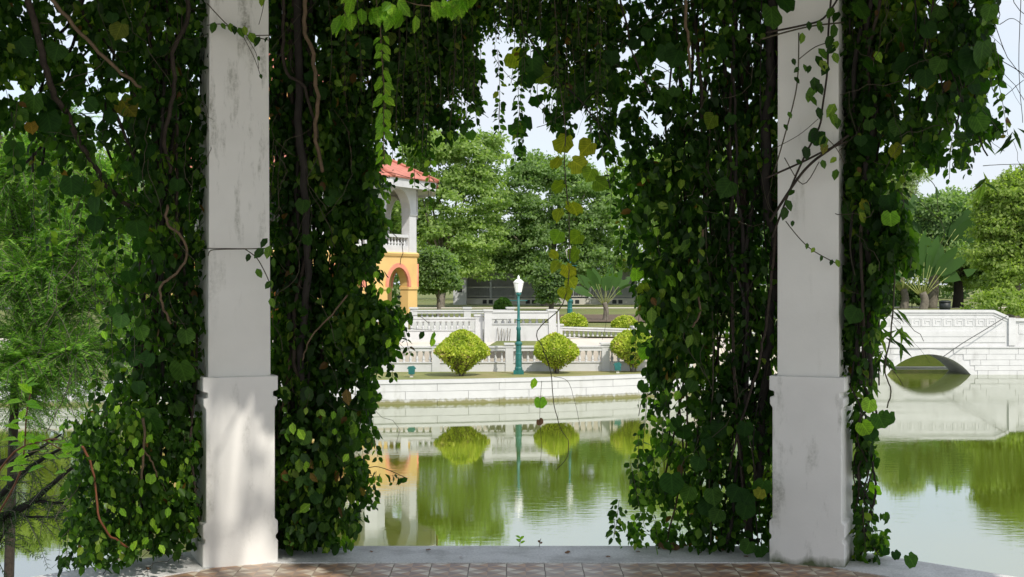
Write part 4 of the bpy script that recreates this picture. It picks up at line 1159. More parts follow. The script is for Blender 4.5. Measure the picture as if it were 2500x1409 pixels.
class Vine:
    def __init__(self, label, base, depth, seed):
        self.root = empty('climbing_vine', base); tag(self.root, label, 'vine', None)
        self.depth = depth; self.rg = np.random.default_rng(seed); self.p = []; self.a = []; self.n = []; self.s = []; self.r = []; self.nobj = 0
        self.seed = seed; self.tend = MB()
    def world(self, px, py, o): return P(px, py, self.depth(px, o))
    def leaf(self, pos, s=1.0, tone=None, face=.5, hang=.9):
        rg = self.rg
        self.p.append(pos); self.a.append(rg.normal(size=3) * .55 + np.array([0, 0, -hang]))
        self.n.append(np.array([rg.normal() * .7, -face + rg.normal() * .6, .45 + rg.normal() * .35])); self.s.append(s)
        self.r.append(rg.random() if tone is None else tone)
    def noise(self, px, py, sc, k=0):
        return mnoise.noise(Vector((px / sc, py / sc * .75, self.seed * 3.1 + k)))
    def fill(self, poly, n, o_rng, size=.058, gap=-.12, gsc=60, jit=26):
        xs = [p[0] for p in poly]; ys = [p[1] for p in poly]; rg = self.rg; c = 0; tries = 0
        while c < n and tries < n * 12:
            tries += 1
            x = rg.uniform(min(xs), max(xs)); y = rg.uniform(min(ys), max(ys))
            if not in_poly(x + rg.normal() * jit * .4 + self.noise(x, y, 50, 5) * jit * 1.6, y + rg.normal() * jit * .4, poly): continue
            g = self.noise(x, y, gsc) + .5 * self.noise(x, y, gsc * .4, 9)
            if g < gap + rg.normal() * .05: continue
            o = rg.uniform(*o_rng)
            self.leaf(np.array(self.world(x, y, o)), size * rg.uniform(.5, 1.55), float(np.clip(.42 + self.noise(x, y, 90, 20) * .5 + rg.normal() * .22, 0, .97)) if rg.random() > .006 else 1.0); c += 1
    def strand(self, px, y0, y1, o, size=.055, step=14, drift=18, stem=.0016, tone=None):
        size *= .85; rg = self.rg; y = y0; ph = rg.uniform(0, 6.28); pts = []; k = 0; dr = rg.normal() * drift
        while y < y1:
            t = (y - y0) / max(1, y1 - y0); x = px + dr * t + math.sin(ph + y / 55) * 5
            q = self.world(x, y, o); pts.append(q)
            sh = size * (1.0 if t < .75 else 1.0 - (t - .75) * 1.8)
            for s in (-1, 1):
                if rg.random() < .12: continue
                self.p.append(np.array(q) + np.array([s * .006, rg.normal() * .01, 0])); self.a.append(np.array([s * .75 + rg.normal() * .3, rg.normal() * .55, -.75 + rg.normal() * .25]))
                self.n.append(np.array([rg.normal() * .5, -.6 + rg.normal() * .5, .5 + rg.normal() * .3])); self.s.append(sh * rg.uniform(.7, 1.25)); self.r.append(rg.random() if tone is None else float(np.clip(tone + rg.normal() * .15, 0, 1)))
            y += step * rg.uniform(.7, 1.35); k += 1
        if len(pts) > 1: self.tend.tube(pts, stem, 4, cap=False)
    def stem(self, px_pts, rad, o=0.0, mat='bark', name='stem', n=5):
        pts = [self.world(p[0], p[1], p[2] if len(p) > 2 else o) - self.root.location for p in px_pts]
        pts = spline(pts, n); rg = self.rg
        r0, r1 = rad if isinstance(rad, tuple) else (rad, rad * .75)
        if r0 > .008: r0, r1 = r0 * .62, r1 * .62
        pts = [p + Vector(rg.normal(size=3)) * r0 * .35 for p in pts]
        MB().tube(pts, [r0 + (r1 - r0) * i / (len(pts) - 1) for i in range(len(pts))], 6).build(name, M[mat], self.root)
    def stems(self, n, x0, x1, y0, y1, o_rng, r_rng, mats=('bark', 'bark', 'bark_dark', 'bark_pale')):
        rg = self.rg
        for i in range(n):
            x = rg.uniform(x0, x1); tx = rg.uniform(x0, x1); o = rg.uniform(*o_rng); k = 7; pts = []; top = y0 + rg.uniform(0, .25) * (y1 - y0) * (rg.random() < .3); bot = y1 - rg.uniform(0, .3) * (y1 - y0) * (rg.random() < .35)
            for j in range(k):
                t = j / (k - 1); pts.append((x + (tx - x) * t + rg.normal() * 14, top + (bot - top) * t, o + rg.normal() * .05))
            self.stem(pts, rg.uniform(*r_rng), mat=mats[rg.integers(len(mats))], n=4)
    def big(self, spots, kinds, o=-.1, face=1.0, jitter=.35):
        """spots: (px, py, width_px); the leaf hangs so that its middle is at the pixel"""
        rg = self.rg
        for sp in spots:
            px, py, w = sp[:3]; oo = sp[3] if len(sp) > 3 else o + rg.uniform(-.05, .05)
            D = self.depth(px, oo); s = w * D / F
            ax = Vector((rg.normal() * jitter * 1.2, rg.normal() * .25, -1)).normalized(); nr = Vector((rg.normal() * jitter, -face, .45 + rg.normal() * jitter))
            leaf_obj(self.root, kinds[rg.integers(len(kinds))], P(px, py, D) - ax * s * .45, ax, nr, s); self.nobj += 1
    def rand_big(self, poly, n, w_rng, kinds, o_rng):
        rg = self.rg; xs = [p[0] for p in poly]; ys = [p[1] for p in poly]; c = 0
        while c < n:
            x = rg.uniform(min(xs), max(xs)); y = rg.uniform(min(ys), max(ys))
            if not in_poly(x, y, poly): continue
            self.big([(x, y, rg.uniform(*w_rng), rg.uniform(*o_rng))], kinds); c += 1
    def tangle(self, n, x0, x1, y0, y1, o_rng=(-.1, .4), r=.0016):
        rg = self.rg
        for _ in range(n):
            x = rg.uniform(x0, x1); y = rg.uniform(y0, y1); o = rg.uniform(*o_rng); a = math.pi / 2 + rg.normal() * .5; pts = []
            for k in range(int(rg.integers(6, 16))):
                pts.append(self.world(x, y, o)); a += rg.normal() * .42; a += (math.pi / 2 - a) * .12; st = rg.uniform(14, 30)
                x += math.cos(a) * st; y += math.sin(a) * st; o += rg.normal() * .015
            self.tend.tube(pts, r * rg.uniform(.6, 1.7), 3, cap=False)
    def finish(self, n_single=160):
        p = np.array(self.p); a = np.array(self.a); n = np.array(self.n); s = np.array(self.s); r = np.array(self.r)
        b = np.array(self.root.location)
        # the leaves nearest the eye stand as leaves of their own
        order = np.argsort(p[:, 1] - s * 4 + self.rg.random(len(p)) * .12)
        vis = [i for i in order if 0 < HY + (EYE - p[i, 2]) / p[i, 1] * F < 1409]
        one = vis[:max(0, min(n_single, 298 - self.nobj))]
        for i in one: leaf_obj(self.root, 'ov', p[i], a[i], n[i], s[i])
        keep = np.ones(len(p), bool); keep[one] = False
        tag(link('foliage', leaf_mesh('foliage', p[keep] - b, a[keep], n[keep], s[keep], T_OV, M['vine_leaf'], r[keep]), self.root), kind='stuff')
        if self.tend.v:
            self.tend.v = [(x - b[0], y - b[1], z - b[2]) for x, y, z in self.tend.v]
            tag(self.tend.build('fine_stems', M['tendril'], self.root), kind='stuff')

# --- left side curtain
v = Vine('thick dark vine curtain on the pavilion side left of the mildewed pillar', (-2.1, 7.45, 0), on_left, 1)
VL = [(-250,-260),(512,-260),(508,600),(502,930),(484,1325),(430,1338),(330,1356),(150,1396),(165,1300),(200,1190),(215,1080),(235,960),(262,880),(300,780),(300,680),(262,600),(225,520),(205,430),(150,370),(70,330),(0,290),(-250,330)]
v.fill(VL, 10500, (-.05, .55), 0.0480, -.10, 46)
v.fill([(300,-260),(512,-260),(508,600),(500,930),(484,1322),(380,1345),(330,1000),(360,700),(330,400),(280,100)], 5775, (-.05,.6), 0.0480, -.36, 40)
v.fill([(-250,-260),(330,-260),(300,60),(200,170),(60,260),(-250,280)], 3500, (-.05,.6), 0.0496, -.16, 45)
v.fill([(185,1020),(300,1000),(470,1060),(480,1322),(330,1352),(150,1392),(170,1290)], 2275, (-.22,.1), 0.0416, -.06, 40)
for px, y0, y1 in ((40,250,430),(90,260,620),(140,280,560),(118,440,640),(180,300,520),(215,300,600),(250,420,760),(12,200,330),(285,560,900),(235,900,1200),(205,1080,1330),(180,1200,1375),(250,1150,1360),(310,1100,1355),(370,1120,1345),(270,700,1000),(300,760,1100),(330,900,1250)):
    v.strand(px, y0, y1, v.rg.uniform(-.1, .3), .06)
v.rand_big([(0,20),(300,20),(470,100),(480,480),(300,640),(210,480),(0,380)], 62, (26,58), ('r0','r1','r2','r3'), (-.15,.25))
v.rand_big([(300,600),(480,500),(490,1250),(330,1300),(250,1000)], 30, (26,52), ('r0','r1','r2','r3'), (-.2,.2))
v.big([(445,905,62),(455,820,44),(40,405,50),(230,500,48),(232,545,44),(60,115,55),(290,75,46),(335,560,52),(120,300,60),(82,250,58)], ('r0','r1','r2'))
v.big([(272,236,26),(240,460,40)], ('y0',)); v.big([(368,1169,28,-.3)], ('br',), jitter=.1)
for x, y in ((330,1080),(345,1105),(365,1070),(320,1130),(300,1250),(380,1290),(355,1320),(345,1200),(400,1130),(395,1340),(330,1330),(290,1300),(340,1245),(410,1250)): v.big([(x, y, 26, -.28)], ('b',), jitter=.6)
v.rand_big([(190,1010),(300,980),(470,1060),(480,1318),(330,1350),(170,1378),(180,1280)], 120, (11,27), ('b','ov','ov'), (-.3,-.05))
v.rand_big([(230,520),(300,560),(330,900),(260,960),(240,800)], 16, (18,32), ('b',), (-.1,.2))
v.stem([(110,-20,-.25),(180,60,-.25),(255,140,-.25),(320,195,-.22),(345,215,-.18)], (.017,.013), mat='bark_pale')
v.stem([(60,-60,-.1),(100,130,-.1),(130,220,-.05),(175,300,0),(240,420,.05),(330,520,.1)], (.03,.02))
v.stem([(455,-60,-.1),(460,40,-.1),(420,130,-.1),(428,210,-.1),(400,330,-.05),(420,420,0)], (.022,.018))
v.stem([(410,500,-.15),(408,545,-.15),(440,575,-.15),(456,620,-.15),(430,670,-.15),(395,695,-.15),(392,730,-.15),(415,790,-.12)], (.013,.011), mat='bark_pale')
v.stem([(200,1090,-.2),(225,1140,-.2),(240,1250,-.2),(262,1300,-.2),(310,1335,-.15)], (.010,.009), mat='bark_red')
v.stem([(350,1020,-.2),(352,1100,-.22),(345,1180,-.2)], (.008,.006), mat='bark_pale'); v.stem([(352,1100,-.22),(372,1130,-.22),(385,1165,-.2)], (.006,.004), mat='bark_pale')
v.stems(16, 330, 500, -200, 1345, (0, .5), (.012, .034)); v.stems(7, 60, 330, -200, 420, (0,.4), (.008,.02))
v.tangle(110, 170, 500, -100, 1250)
v.finish(130)

# --- between the left pillar and the opening
v = Vine('leafy vine column climbing right beside the mildewed pillar', (-1.15, 7.95, 0), on_front, 2)
V2 = [(650,-260),(815,-260),(850,120),(880,250),(915,330),(925,470),(900,560),(890,640),(925,700),(985,770),(1000,820),(975,860),(915,880),(905,960),(915,1050),(885,1110),(915,1160),(890,1225),(840,1260),(862,1333),(675,1338),(655,900)]
v.fill(V2, 10500, (0, .5), 0.0464, -.09, 42)
v.fill([(800,120),(900,300),(935,420),(925,560),(900,640),(830,640),(800,400)], 2625, (0,.5), 0.0464, -.25, 50)
v.fill([(850,0),(1180,0),(1160,200),(1090,180),(1050,270),(960,300),(900,330)], 2625, (.1,.5), 0.0464, -.2, 45)
v.fill([(650,-260),(790,-260),(800,300),(815,700),(840,1000),(820,1300),(675,1338),(655,900)], 6300, (.0,.55), 0.0480, -.5, 50)
v.fill([(690,1010),(860,1000),(900,1150),(860,1325),(690,1335)], 1575, (-.15,.1), 0.0496, -.16, 45)
v.fill([(820,360),(935,380),(915,620),(900,700),(985,780),(960,850),(905,890),(820,900)], 2200, (0,.45), .048, -.04, 36)
for px, y0, y1 in ((905,300,420),(880,640,760),(930,820,900),(985,800,870),(898,880,1010),(890,980,1110),(905,1040,1130),(880,1100,1230),(920,760,840),(870,900,1100),(850,300,520),(945,860,930),(915,1150,1245),(900,600,700)):
    v.strand(px, y0, y1, v.rg.uniform(0, .3), .056)
v.strand(955, 1160, 1180, .0, .05)
for x in range(918, 996, 11): v.leaf(np.array(v.world(x, 1152 + (x-918)*.22, .0)), .055, .4)
v.stem([(830,1190),(880,1150),(925,1140),(995,1168)], .003, mat='tendril', name='twig')
v.rand_big([(680,30),(800,30),(860,400),(850,900),(690,900)], 20, (26,46), ('r0','r1','r2','r3'), (-.1,.25))
v.rand_big([(690,950),(860,950),(880,1200),(800,1310),(690,1310)], 40, (26,48), ('ov','ov','r1'), (-.2,.0))
v.big([(735,1060,34,-.2),(770,1090,30,-.2),(745,1120,36,-.2),(790,1075,28,-.2),(745,1240,36,-.2),(715,1045,30,-.2),(765,1165,30,-.2),(1030,818,24,.1),(1057,820,26,.1),(1056,835,24,.1)], ('ov','b'), jitter=.5)
v.rand_big([(690,1000),(860,1000),(905,1120),(900,1210),(840,1290),(860,1325),(690,1330)], 60, (12,26), ('b','ov','ov'), (-.25,-.02))
v.rand_big([(830,600),(920,640),(990,790),(960,860),(900,900),(860,800)], 30, (16,28), ('b',), (-.05,.3))
v.stem([(940,790,.1),(1000,802,.1),(1055,806,.1)], .002, mat='tendril', name='twig')
v.stem([(755,-40,-.1),(740,50,-.1),(765,130,-.1),(775,260,-.1),(768,330,-.05),(790,420,0)], (.022,.018), mat='bark_pale')
v.stem([(700,-60,-.05),(690,100,-.05),(700,180,-.05),(745,215,-.05),(770,320,0)], (.018,.016), mat='bark')
v.stem([(850,720,-.1),(800,780,-.1),(755,830,-.08),(740,880,-.05)], (.009,.007), mat='bark_pale')
v.stem([(735,-60,0),(730,300,0),(755,560,0),(735,850,.05),(720,1330,.05)], (.04,.035), mat='bark_dark')
v.stems(22, 665, 800, -200, 1335, (.05, .45), (.008, .030)); v.stems(6, 780, 880, 0, 900, (0,.4), (.005,.012))
v.tangle(120, 665, 820, -100, 1100)
v.finish(150)

# --- hanging from the beam over the opening
v = Vine('fringe of leafy strands hanging from above over the pond view', (.05, 8.0, 3.2), on_front, 3)
prof = [(800,300),(860,260),(900,300),(930,370),(960,330),(1000,360),(1040,350),(1060,280),(1090,190),(1110,330),(1150,300),(1165,150),(1180,105),(1200,100),(1240,95),(1262,110),(1272,330),(1282,110),(1300,120),(1330,110),(1345,250),(1370,330),(1420,190),(1450,380),(1480,300),(1500,480)]
def pf(x):
    for (a, b), (c, d) in zip(prof, prof[1:]):
        if a <= x <= c: return b + (d - b) * (x - a) / (c - a)
    return 200
for i in range(260):
    x = v.rg.uniform(800, 1505); y1 = pf(x) * v.rg.uniform(.55, 1.15)
    v.strand(x, -260, y1, v.rg.uniform(-.15, .55), .047, step=16, drift=8)
v.fill([(790,-260),(1505,-260),(1500,120),(1430,95),(1330,90),(1240,60),(1180,90),(1120,200),(1060,170),(990,230),(900,260),(800,300)], 6300, (-.1,.6), 0.0480, -.24, 48)
v.fill([(790,-260),(1505,-260),(1500,30),(1200,30),(1000,90),(800,120)], 2625, (0,.6), 0.0496, -.6, 48)
v.fill([(1335,60),(1505,60),(1500,430),(1455,380),(1420,240),(1390,330),(1345,300)], 620, (0,.35), .050, .02, 40)
v.fill([(1000,180),(1180,130),(1165,300),(1110,330),(1060,370),(1000,370),(950,340)], 800, (0,.35), .050, -.02, 38)
for px, y0, y1 in ((1000,250,372),(1020,300,470),(1060,250,330),(1045,380,520),(985,330,400),(1130,150,300),(1160,180,320),(1110,200,345),(1215,120,300),(1270,130,400),(1262,300,410),(1300,100,230),(1345,180,330),(1215,250,330)):
    v.strand(px, y0, y1, v.rg.uniform(0, .3), .056, drift=4)
v.rand_big([(820,20),(1000,20),(1160,60),(1080,180),(950,250),(850,300)], 22, (34,62), ('r0','r1','r2'), (-.1,.3))
v.rand_big([(1200,0),(1500,0),(1500,330),(1400,230),(1250,200)], 44, (30,64), ('r0','r1','r2','r3','y0'), (-.1,.3))
v.big([(1265,316,46),(1290,300,40),(1375,232,42),(1400,255,46),(1310,245,40),(1270,370,30),(1140,180,40),(1150,330,26)], ('r0','r2'), o=.1)
# bunches caught by the sun, with more sunlight put into their colour, hung a little inside the opening
for cx, cy, k in ((832,40,9),(905,18,5),(930,20,9),(975,32,6),(1052,10,3),(1078,4,6),(1108,4,8),(1140,-8,5),(850,-8,4),(955,4,5)):
    D = v.depth(cx, -.55)
    for _ in range(k):
        ax = Vector((v.rg.normal() * .42, v.rg.normal() * .35, -1)); s_ = v.rg.uniform(34, 50) * D / F
        leaf_obj(v.root, 'b', P(cx + v.rg.normal() * 13, cy + v.rg.normal() * 6, D), ax, (v.rg.normal() * .6, -1, .35 + v.rg.normal() * .3), s_); v.nobj += 1
for y in range(92, 392, 15):
    D = v.depth(935, -.5)
    for sd in (-1, 1):
        if v.rg.random() < .2: continue
        ax = Vector((sd * v.rg.uniform(.35, 1.1), v.rg.normal() * .5, -v.rg.uniform(.5, 1.1)))
        leaf_obj(v.root, 'b', P(933 + (y - 90) * .02 + sd * 2, y + v.rg.normal() * 5, D), ax, (v.rg.normal() * .5, -1, .3 + v.rg.normal() * .4), v.rg.uniform(24, 36) * D / F); v.nobj += 1
v.stem([(915,-20,-.5),(928,60,-.5),(932,140,-.5),(938,230,-.5),(936,330,-.5),(940,390,-.5)], .003, mat='bark_pale', name='hanging_stem')
v.stem([(830,-40,-.5),(842,30,-.55),(832,50,-.55)], .003, mat='bark_pale', name='hanging_stem'); v.stem([(960,-10,-.5),(1020,12,-.55),(1110,18,-.55)], .003, mat='bark_pale', name='hanging_stem')
# the long yellowing strand
spots = [(1375,352,62),(1432,360,54),(1358,398,44),(1412,402,52),(1440,425,46),(1362,456,44),(1466,450,48),(1362,524,44),(1402,508,52),(1360,578,42),(1406,580,46),(1352,622,34),(1400,622,46),(1356,650,42),(1388,662,46),(1380,716,44),(1395,690,36)]
v.big([(a, b, c * .9, -.1) for a, b, c in spots], ('y0','y1'), jitter=.7)
v.stem([(1365,-60,0),(1362,150,0),(1380,300,-.1),(1378,400,-.1),(1388,520,-.1),(1390,640,-.1),(1375,740,-.1),(1312,808,-.1),(1325,850,-.1),(1345,910,-.1),(1352,985,-.1),(1370,1050,-.1),(1387,1075,-.1),(1385,1115,-.1),(1358,1148,-.1)], (.0042,.0022), mat='tendril', name='hanging_stem', n=4)
v.stem([(1352,920,-.1),(1385,930,-.1),(1402,975,-.1),(1418,1050,-.1)], .0016, mat='tendril', name='tendril'); v.stem([(1322,930,-.1),(1318,1020,-.1),(1322,1090,-.1),(1318,1140,-.1)], .0016, mat='tendril', name='tendril')
v.stem([(1378,600,-.1),(1430,700,-.1),(1480,760,-.1),(1470,830,-.1)], .0015, mat='tendril', name='tendril'); v.stem([(1462,330,0),(1478,400,-.05),(1490,460,-.05)], .003, mat='tendril', name='tendril')
v.stem([(1500,-40,.0),(1530,60,.0),(1545,130,.0),(1590,230,.05)], (.012,.008)); v.stem([(1200,-60,0),(1330,150,0),(1420,250,0),(1490,340,0)], (.006,.004), mat='bark_dark')
v.big([(1320,983,31,-.1)], ('br',), jitter=.1); v.big([(1303,935,30,-.1)], ('b',), jitter=.2); v.big([(1318,1030,18,-.1)], ('dry',))
v.tangle(45, 850, 1500, -100, 130)
v.finish(120)

# --- between the opening and the right pillar
v = Vine('broad dense vine mass with bundled stems climbing left of the creeper-clad pillar', (1.15, 7.95, 0), on_front, 4)
V3 = [(1485,-260),(1925,-260),(1912,920),(1895,1335),(1500,1328),(1515,1250),(1545,1150),(1580,1070),(1570,980),(1590,900),(1585,820),(1560,740),(1575,640),(1545,560),(1510,470),(1500,330),(1480,180)]
v.fill(V3, 12950, (0, .55), 0.0448, -.06, 36)
v.fill([(1600,-260),(1925,-260),(1912,920),(1895,1335),(1640,1330),(1650,900),(1620,500),(1580,200)], 4025, (.05,.6), 0.0448, -.24, 34)
v.fill([(1540,380),(1720,330),(1700,700),(1640,950),(1590,900),(1560,700)], 2275, (-.15,.1), 0.0528, -.3, 55)
for px, y0, y1 in ((1505,380,520),(1520,460,640),(1545,560,760),(1570,700,880),(1590,860,1010),(1575,960,1130),(1555,1060,1220),(1535,1130,1300),(1512,1220,1328),(1530,560,680),(1600,1000,1200),(1500,1270,1325),(1620,900,1100),(1580,1180,1320),(1560,640,700)):
    v.strand(px, y0, y1, v.rg.uniform(-.1, .3), .058)
v.rand_big([(1540,60),(1890,30),(1880,420),(1700,560),(1560,420)], 24, (26,54), ('r0','r1','r2','r3'), (-.15,.2))
v.rand_big([(1560,620),(1720,560),(1700,900),(1620,1200),(1590,900)], 36, (26,46), ('r0','r1','ov','ov'), (-.2,.1))
v.rand_big([(1620,1050),(1890,1000),(1880,1310),(1640,1310)], 12, (30,52), ('r0','r1','r2','r3'), (-.2,.05))
v.big([(1640,1180,58,-.25),(1680,1205,46,-.25),(1795,1205,46,-.25),(1825,1215,40,-.25),(1860,1190,50,-.25),(1820,1245,48,-.25),(1825,1335,40,-.2),(1858,1345,38,-.2)], ('r0','r1','r2'))
v.big([(1555,670,40,-.1),(1590,720,38,-.1),(1640,685,36,-.15),(1620,690,34,-.15),(1655,745,36,-.15),(1600,760,34,-.1),(1570,945,34,-.1),(1580,860,44,-.1),(1600,840,40,-.1),(1695,840,44,.2),(1690,870,44,.2)], ('br','r1'))
v.big([(1570,705,34,-.12),(1735,295,44,-.1),(1855,1205,30,-.28)], ('y0','y1'))
v.rand_big([(1520,380),(1640,360),(1720,560),(1680,800),(1600,900),(1570,760),(1560,600)], 50, (12,28), ('b','ov'), (-.25,.1))
v.rand_big([(1580,880),(1680,900),(1640,1150),(1560,1300),(1500,1320),(1560,1100)], 45, (12,26), ('b','ov'), (-.2,.15))
v.stem([(1675,-40,-.3),(1674,55,-.3),(1682,110,-.3),(1685,172,-.28)], (.016,.013), mat='bark_pale')
v.stem([(1890,-60,.0),(1880,200,.0),(1870,450,0),(1895,620,0),(1880,800,0),(1860,1000,.05),(1830,1330,.05)], (.045,.04), mat='bark_dark')
v.stem([(1895,560,-.1),(1882,700,-.1),(1868,800,-.1),(1850,900,-.08),(1800,1060,-.05),(1780,1150,0)], (.014,.012), mat='bark')
v.stem([(1715,560,-.1),(1703,680,-.1),(1708,760,-.1),(1690,800,-.1)], (.012,.01), mat='bark_pale')
v.fill([(1690,-260),(1925,-260),(1912,920),(1895,1335),(1690,1330)], 3400, (-.08,.4), .047, -.16, 30)
v.stems(16, 1740, 1905, -200, 1330, (.0, .45), (.006, .026), ('bark','bark_dark','bark_dark','bark')); v.stems(12, 1600, 1760, -200, 1330, (.05,.45), (.006,.018)); v.stems(5, 1700, 1880, 200, 1330, (0,.4), (.003,.006), ('tendril','bark'))
v.tangle(150, 1640, 1905, -100, 1100)
v.finish(150)

# --- right of the right pillar
v = Vine('open large-leaved vine spreading out right of the creeper-clad pillar', (2.1, 7.5, 0), on_right, 5)
V4 = [(2055,-260),(2560,-260),(2470,-40),(2430,60),(2440,200),(2415,310),(2360,395),(2270,400),(2215,380),(2185,440),(2165,520),(2220,590),(2190,640),(2130,660),(2125,760),(2105,880),(2100,940),(2062,940),(2055,500)]
v.fill(V4, 6300, (-.05,.5), 0.0528, -.02, 40)
v.fill([(2070,420),(2190,430),(2235,590),(2215,650),(2150,690),(2140,780),(2110,900),(2070,900)], 2275, (-.05,.4), 0.0512, -.25, 45)
v.fill([(2055,-260),(2200,-260),(2190,200),(2150,420),(2120,600),(2110,800),(2095,930),(2060,930)], 4550, (0,.5), 0.0496, -.42, 45)
v.fill([(2085,930),(2110,960),(2120,1050),(2110,1200),(2150,1335),(2180,1365),(2100,1358),(2092,1200)], 735, (.05,.35), 0.0464, -.3, 40)
for px, y0, y1 in ((2385,300,430),(2330,330,440),(2280,340,410),(2250,330,420),(2420,150,330),(2210,400,520),(2180,480,640),(2150,600,760),(2120,700,900),(2100,900,1050),(2105,1050,1280),(2125,1180,1345),(2110,1220,1355),(2160,540,620),(2195,560,640)):
    v.strand(px, y0, y1, v.rg.uniform(0,.3), .066)
v.rand_big([(2080,0),(2420,0),(2440,200),(2400,330),(2250,380),(2100,420)], 90, (28,60), ('r0','r1','r2','r3'), (-.1,.3))
v.rand_big([(2075,420),(2160,420),(2200,600),(2120,700),(2080,900)], 36, (30,56), ('r0','r1','br','ov'), (-.1,.25))
v.big([(2370,150,74,-.1),(2398,130,70,-.12),(2345,165,60,-.1),(2415,30,44),(2260,190,50),(2290,160,44)], ('r0','r2'))
v.big([(2185,368,42,-.05),(2290,160,38,-.1),(2262,200,40,-.05),(2110,500,30,-.05)], ('y0','y1'))
v.big([(2150,1025,48,.0),(2168,1022,44,.06),(2122,990,40,.0),(2112,1045,44,.0),(2125,1058,42,.05),(2188,1355,26,.1),(2135,1195,40,.1),(2225,1368,40,.1),(2118,1320,30,.1),(2160,1345,26,.1)], ('br','r1'), jitter=.35)
v.rand_big([(2090,100),(2380,100),(2380,330),(2200,380),(2190,620),(2090,640)], 40, (18,36), ('b','ov'), (-.1,.25))
v.stem([(2060,260,.1),(2120,200,.1),(2190,130,.1),(2250,85,.15),(2330,20,.2),(2420,-60,.2)], (.02,.03), mat='bark_dark')
v.stem([(2110,1060,.1),(2125,1110,.1),(2136,1170,.1),(2135,1220,.1),(2118,1270,.1),(2105,1350,.1)], (.010,.012), mat='bark_dark')
v.stem([(2165,620,.1),(2182,650,.1),(2180,760,.1),(2172,830,.1),(2160,900,.1),(2175,955,.1),(2165,995,.1)], .005, mat='tendril', name='hanging_stem')
v.stem([(2140,760,.1),(2147,800,.1),(2135,850,.1),(2125,885,.1)], .005, mat='tendril', name='hanging_stem')
v.stems(20, 2062, 2150, -200, 940, (0,.4), (.008,.03), ('bark','bark_dark','bark_dark')); v.stems(8, 2088, 2125, 930, 1355, (.05,.3), (.004,.012), ('bark','bark_dark')); v.stems(10, 2150, 2420, -200, 380, (0,.3), (.004,.010), ('bark','bark_dark'))
# thin whips against the sky
for pts in ([(2495,-60),(2490,60),(2488,180),(2497,300)], [(2430,60),(2460,140),(2500,190)], [(2425,260),(2470,220),(2500,195)], [(2260,430),(2285,460),(2290,520)], [(2400,405),(2450,402),(2510,400)], [(2440,60),(2470,45),(2495,60)]):
    v.stem([(a, b, .2) for a, b in pts], .0022, mat='tendril', name='tendril')
# bamboo-like narrow leaves
for cx, cy in ((2110,830),(2150,800),(2130,870),(2190,810),(2105,950),(2120,910),(2175,740),(2100,1010),(2160,860),(2410,430),(2480,320),(2400,330)):
    for _ in range(7):
        D = v.depth(cx, .15); a = v.rg.uniform(-1.2, 1.2)
        leaf_obj(v.root, 'la', P(cx + v.rg.normal()*8, cy + v.rg.normal()*12, D), (math.sin(a), v.rg.normal()*.3, -abs(math.cos(a))*.8), (0,-1,.3), v.rg.uniform(.10,.17)); v.nobj += 1
v.tangle(70, 2062, 2180, -150, 800)
v.tangle(60, 2150, 2430, -150, 280)
v.finish(120)

# --- creepers lying on the pillars
def creeper(label, base, paths, D, leaves, kind='ov'):
    root = empty('creeper', base); tag(root, label, 'creeper'); rg = np.random.default_rng(748 + len(paths))
    for pts, r in paths:
        MB().tube([p - root.location for p in spline([P(a, b, D(a) if callable(D) else D) for a, b in pts], 5)], r, 5).build('stem', M['tendril'] if r < .006 else M['bark'], root)
    for a, b, w in leaves:
        w *= 1.35; d = D - .02; ax = Vector((rg.normal()*.6, -.15, -1)); leaf_obj(root, kind if w < 44 else 'r1', P(a, b, d) - ax.normalized() * (w*d/F*.45), ax, (rg.normal()*.3, -1, .4 + rg.normal()*.2), w * d / F)
    return root
creeper('thin leafy creeper crossing the top of the mildewed pillar', P(586, 60, 7.5), [([(505,8),(560,65),(600,85),(662,86)], .003), ([(505,62),(545,60),(590,82),(655,98)], .003), ([(590,82),(620,140),(637,188)], .002), ([(600,88),(625,130),(632,168)], .0018), ([(648,-10),(640,30),(632,60)], .002)], 7.48,
        [(521,66,22),(545,63,14),(563,66,18),(572,72,18),(588,78,22),(598,74,18),(616,92,26),(628,100,22),(650,96,12),(632,142,10),(637,186,10),(640,2,20)])
creeper('small creeper with rounded leaves creeping along the joint of the mildewed pillar', P(600, 620, 7.5), [([(508,625),(514,612),(540,609),(600,608),(662,606)], .003), ([(598,608),(625,628),(642,655),(658,690),(664,712)], .003)], 7.45,
        [(645,592,22),(633,617,26),(655,614,26),(606,628,16),(632,666,20),(655,695,18),(662,693,16),(668,640,18),(664,738,20)])
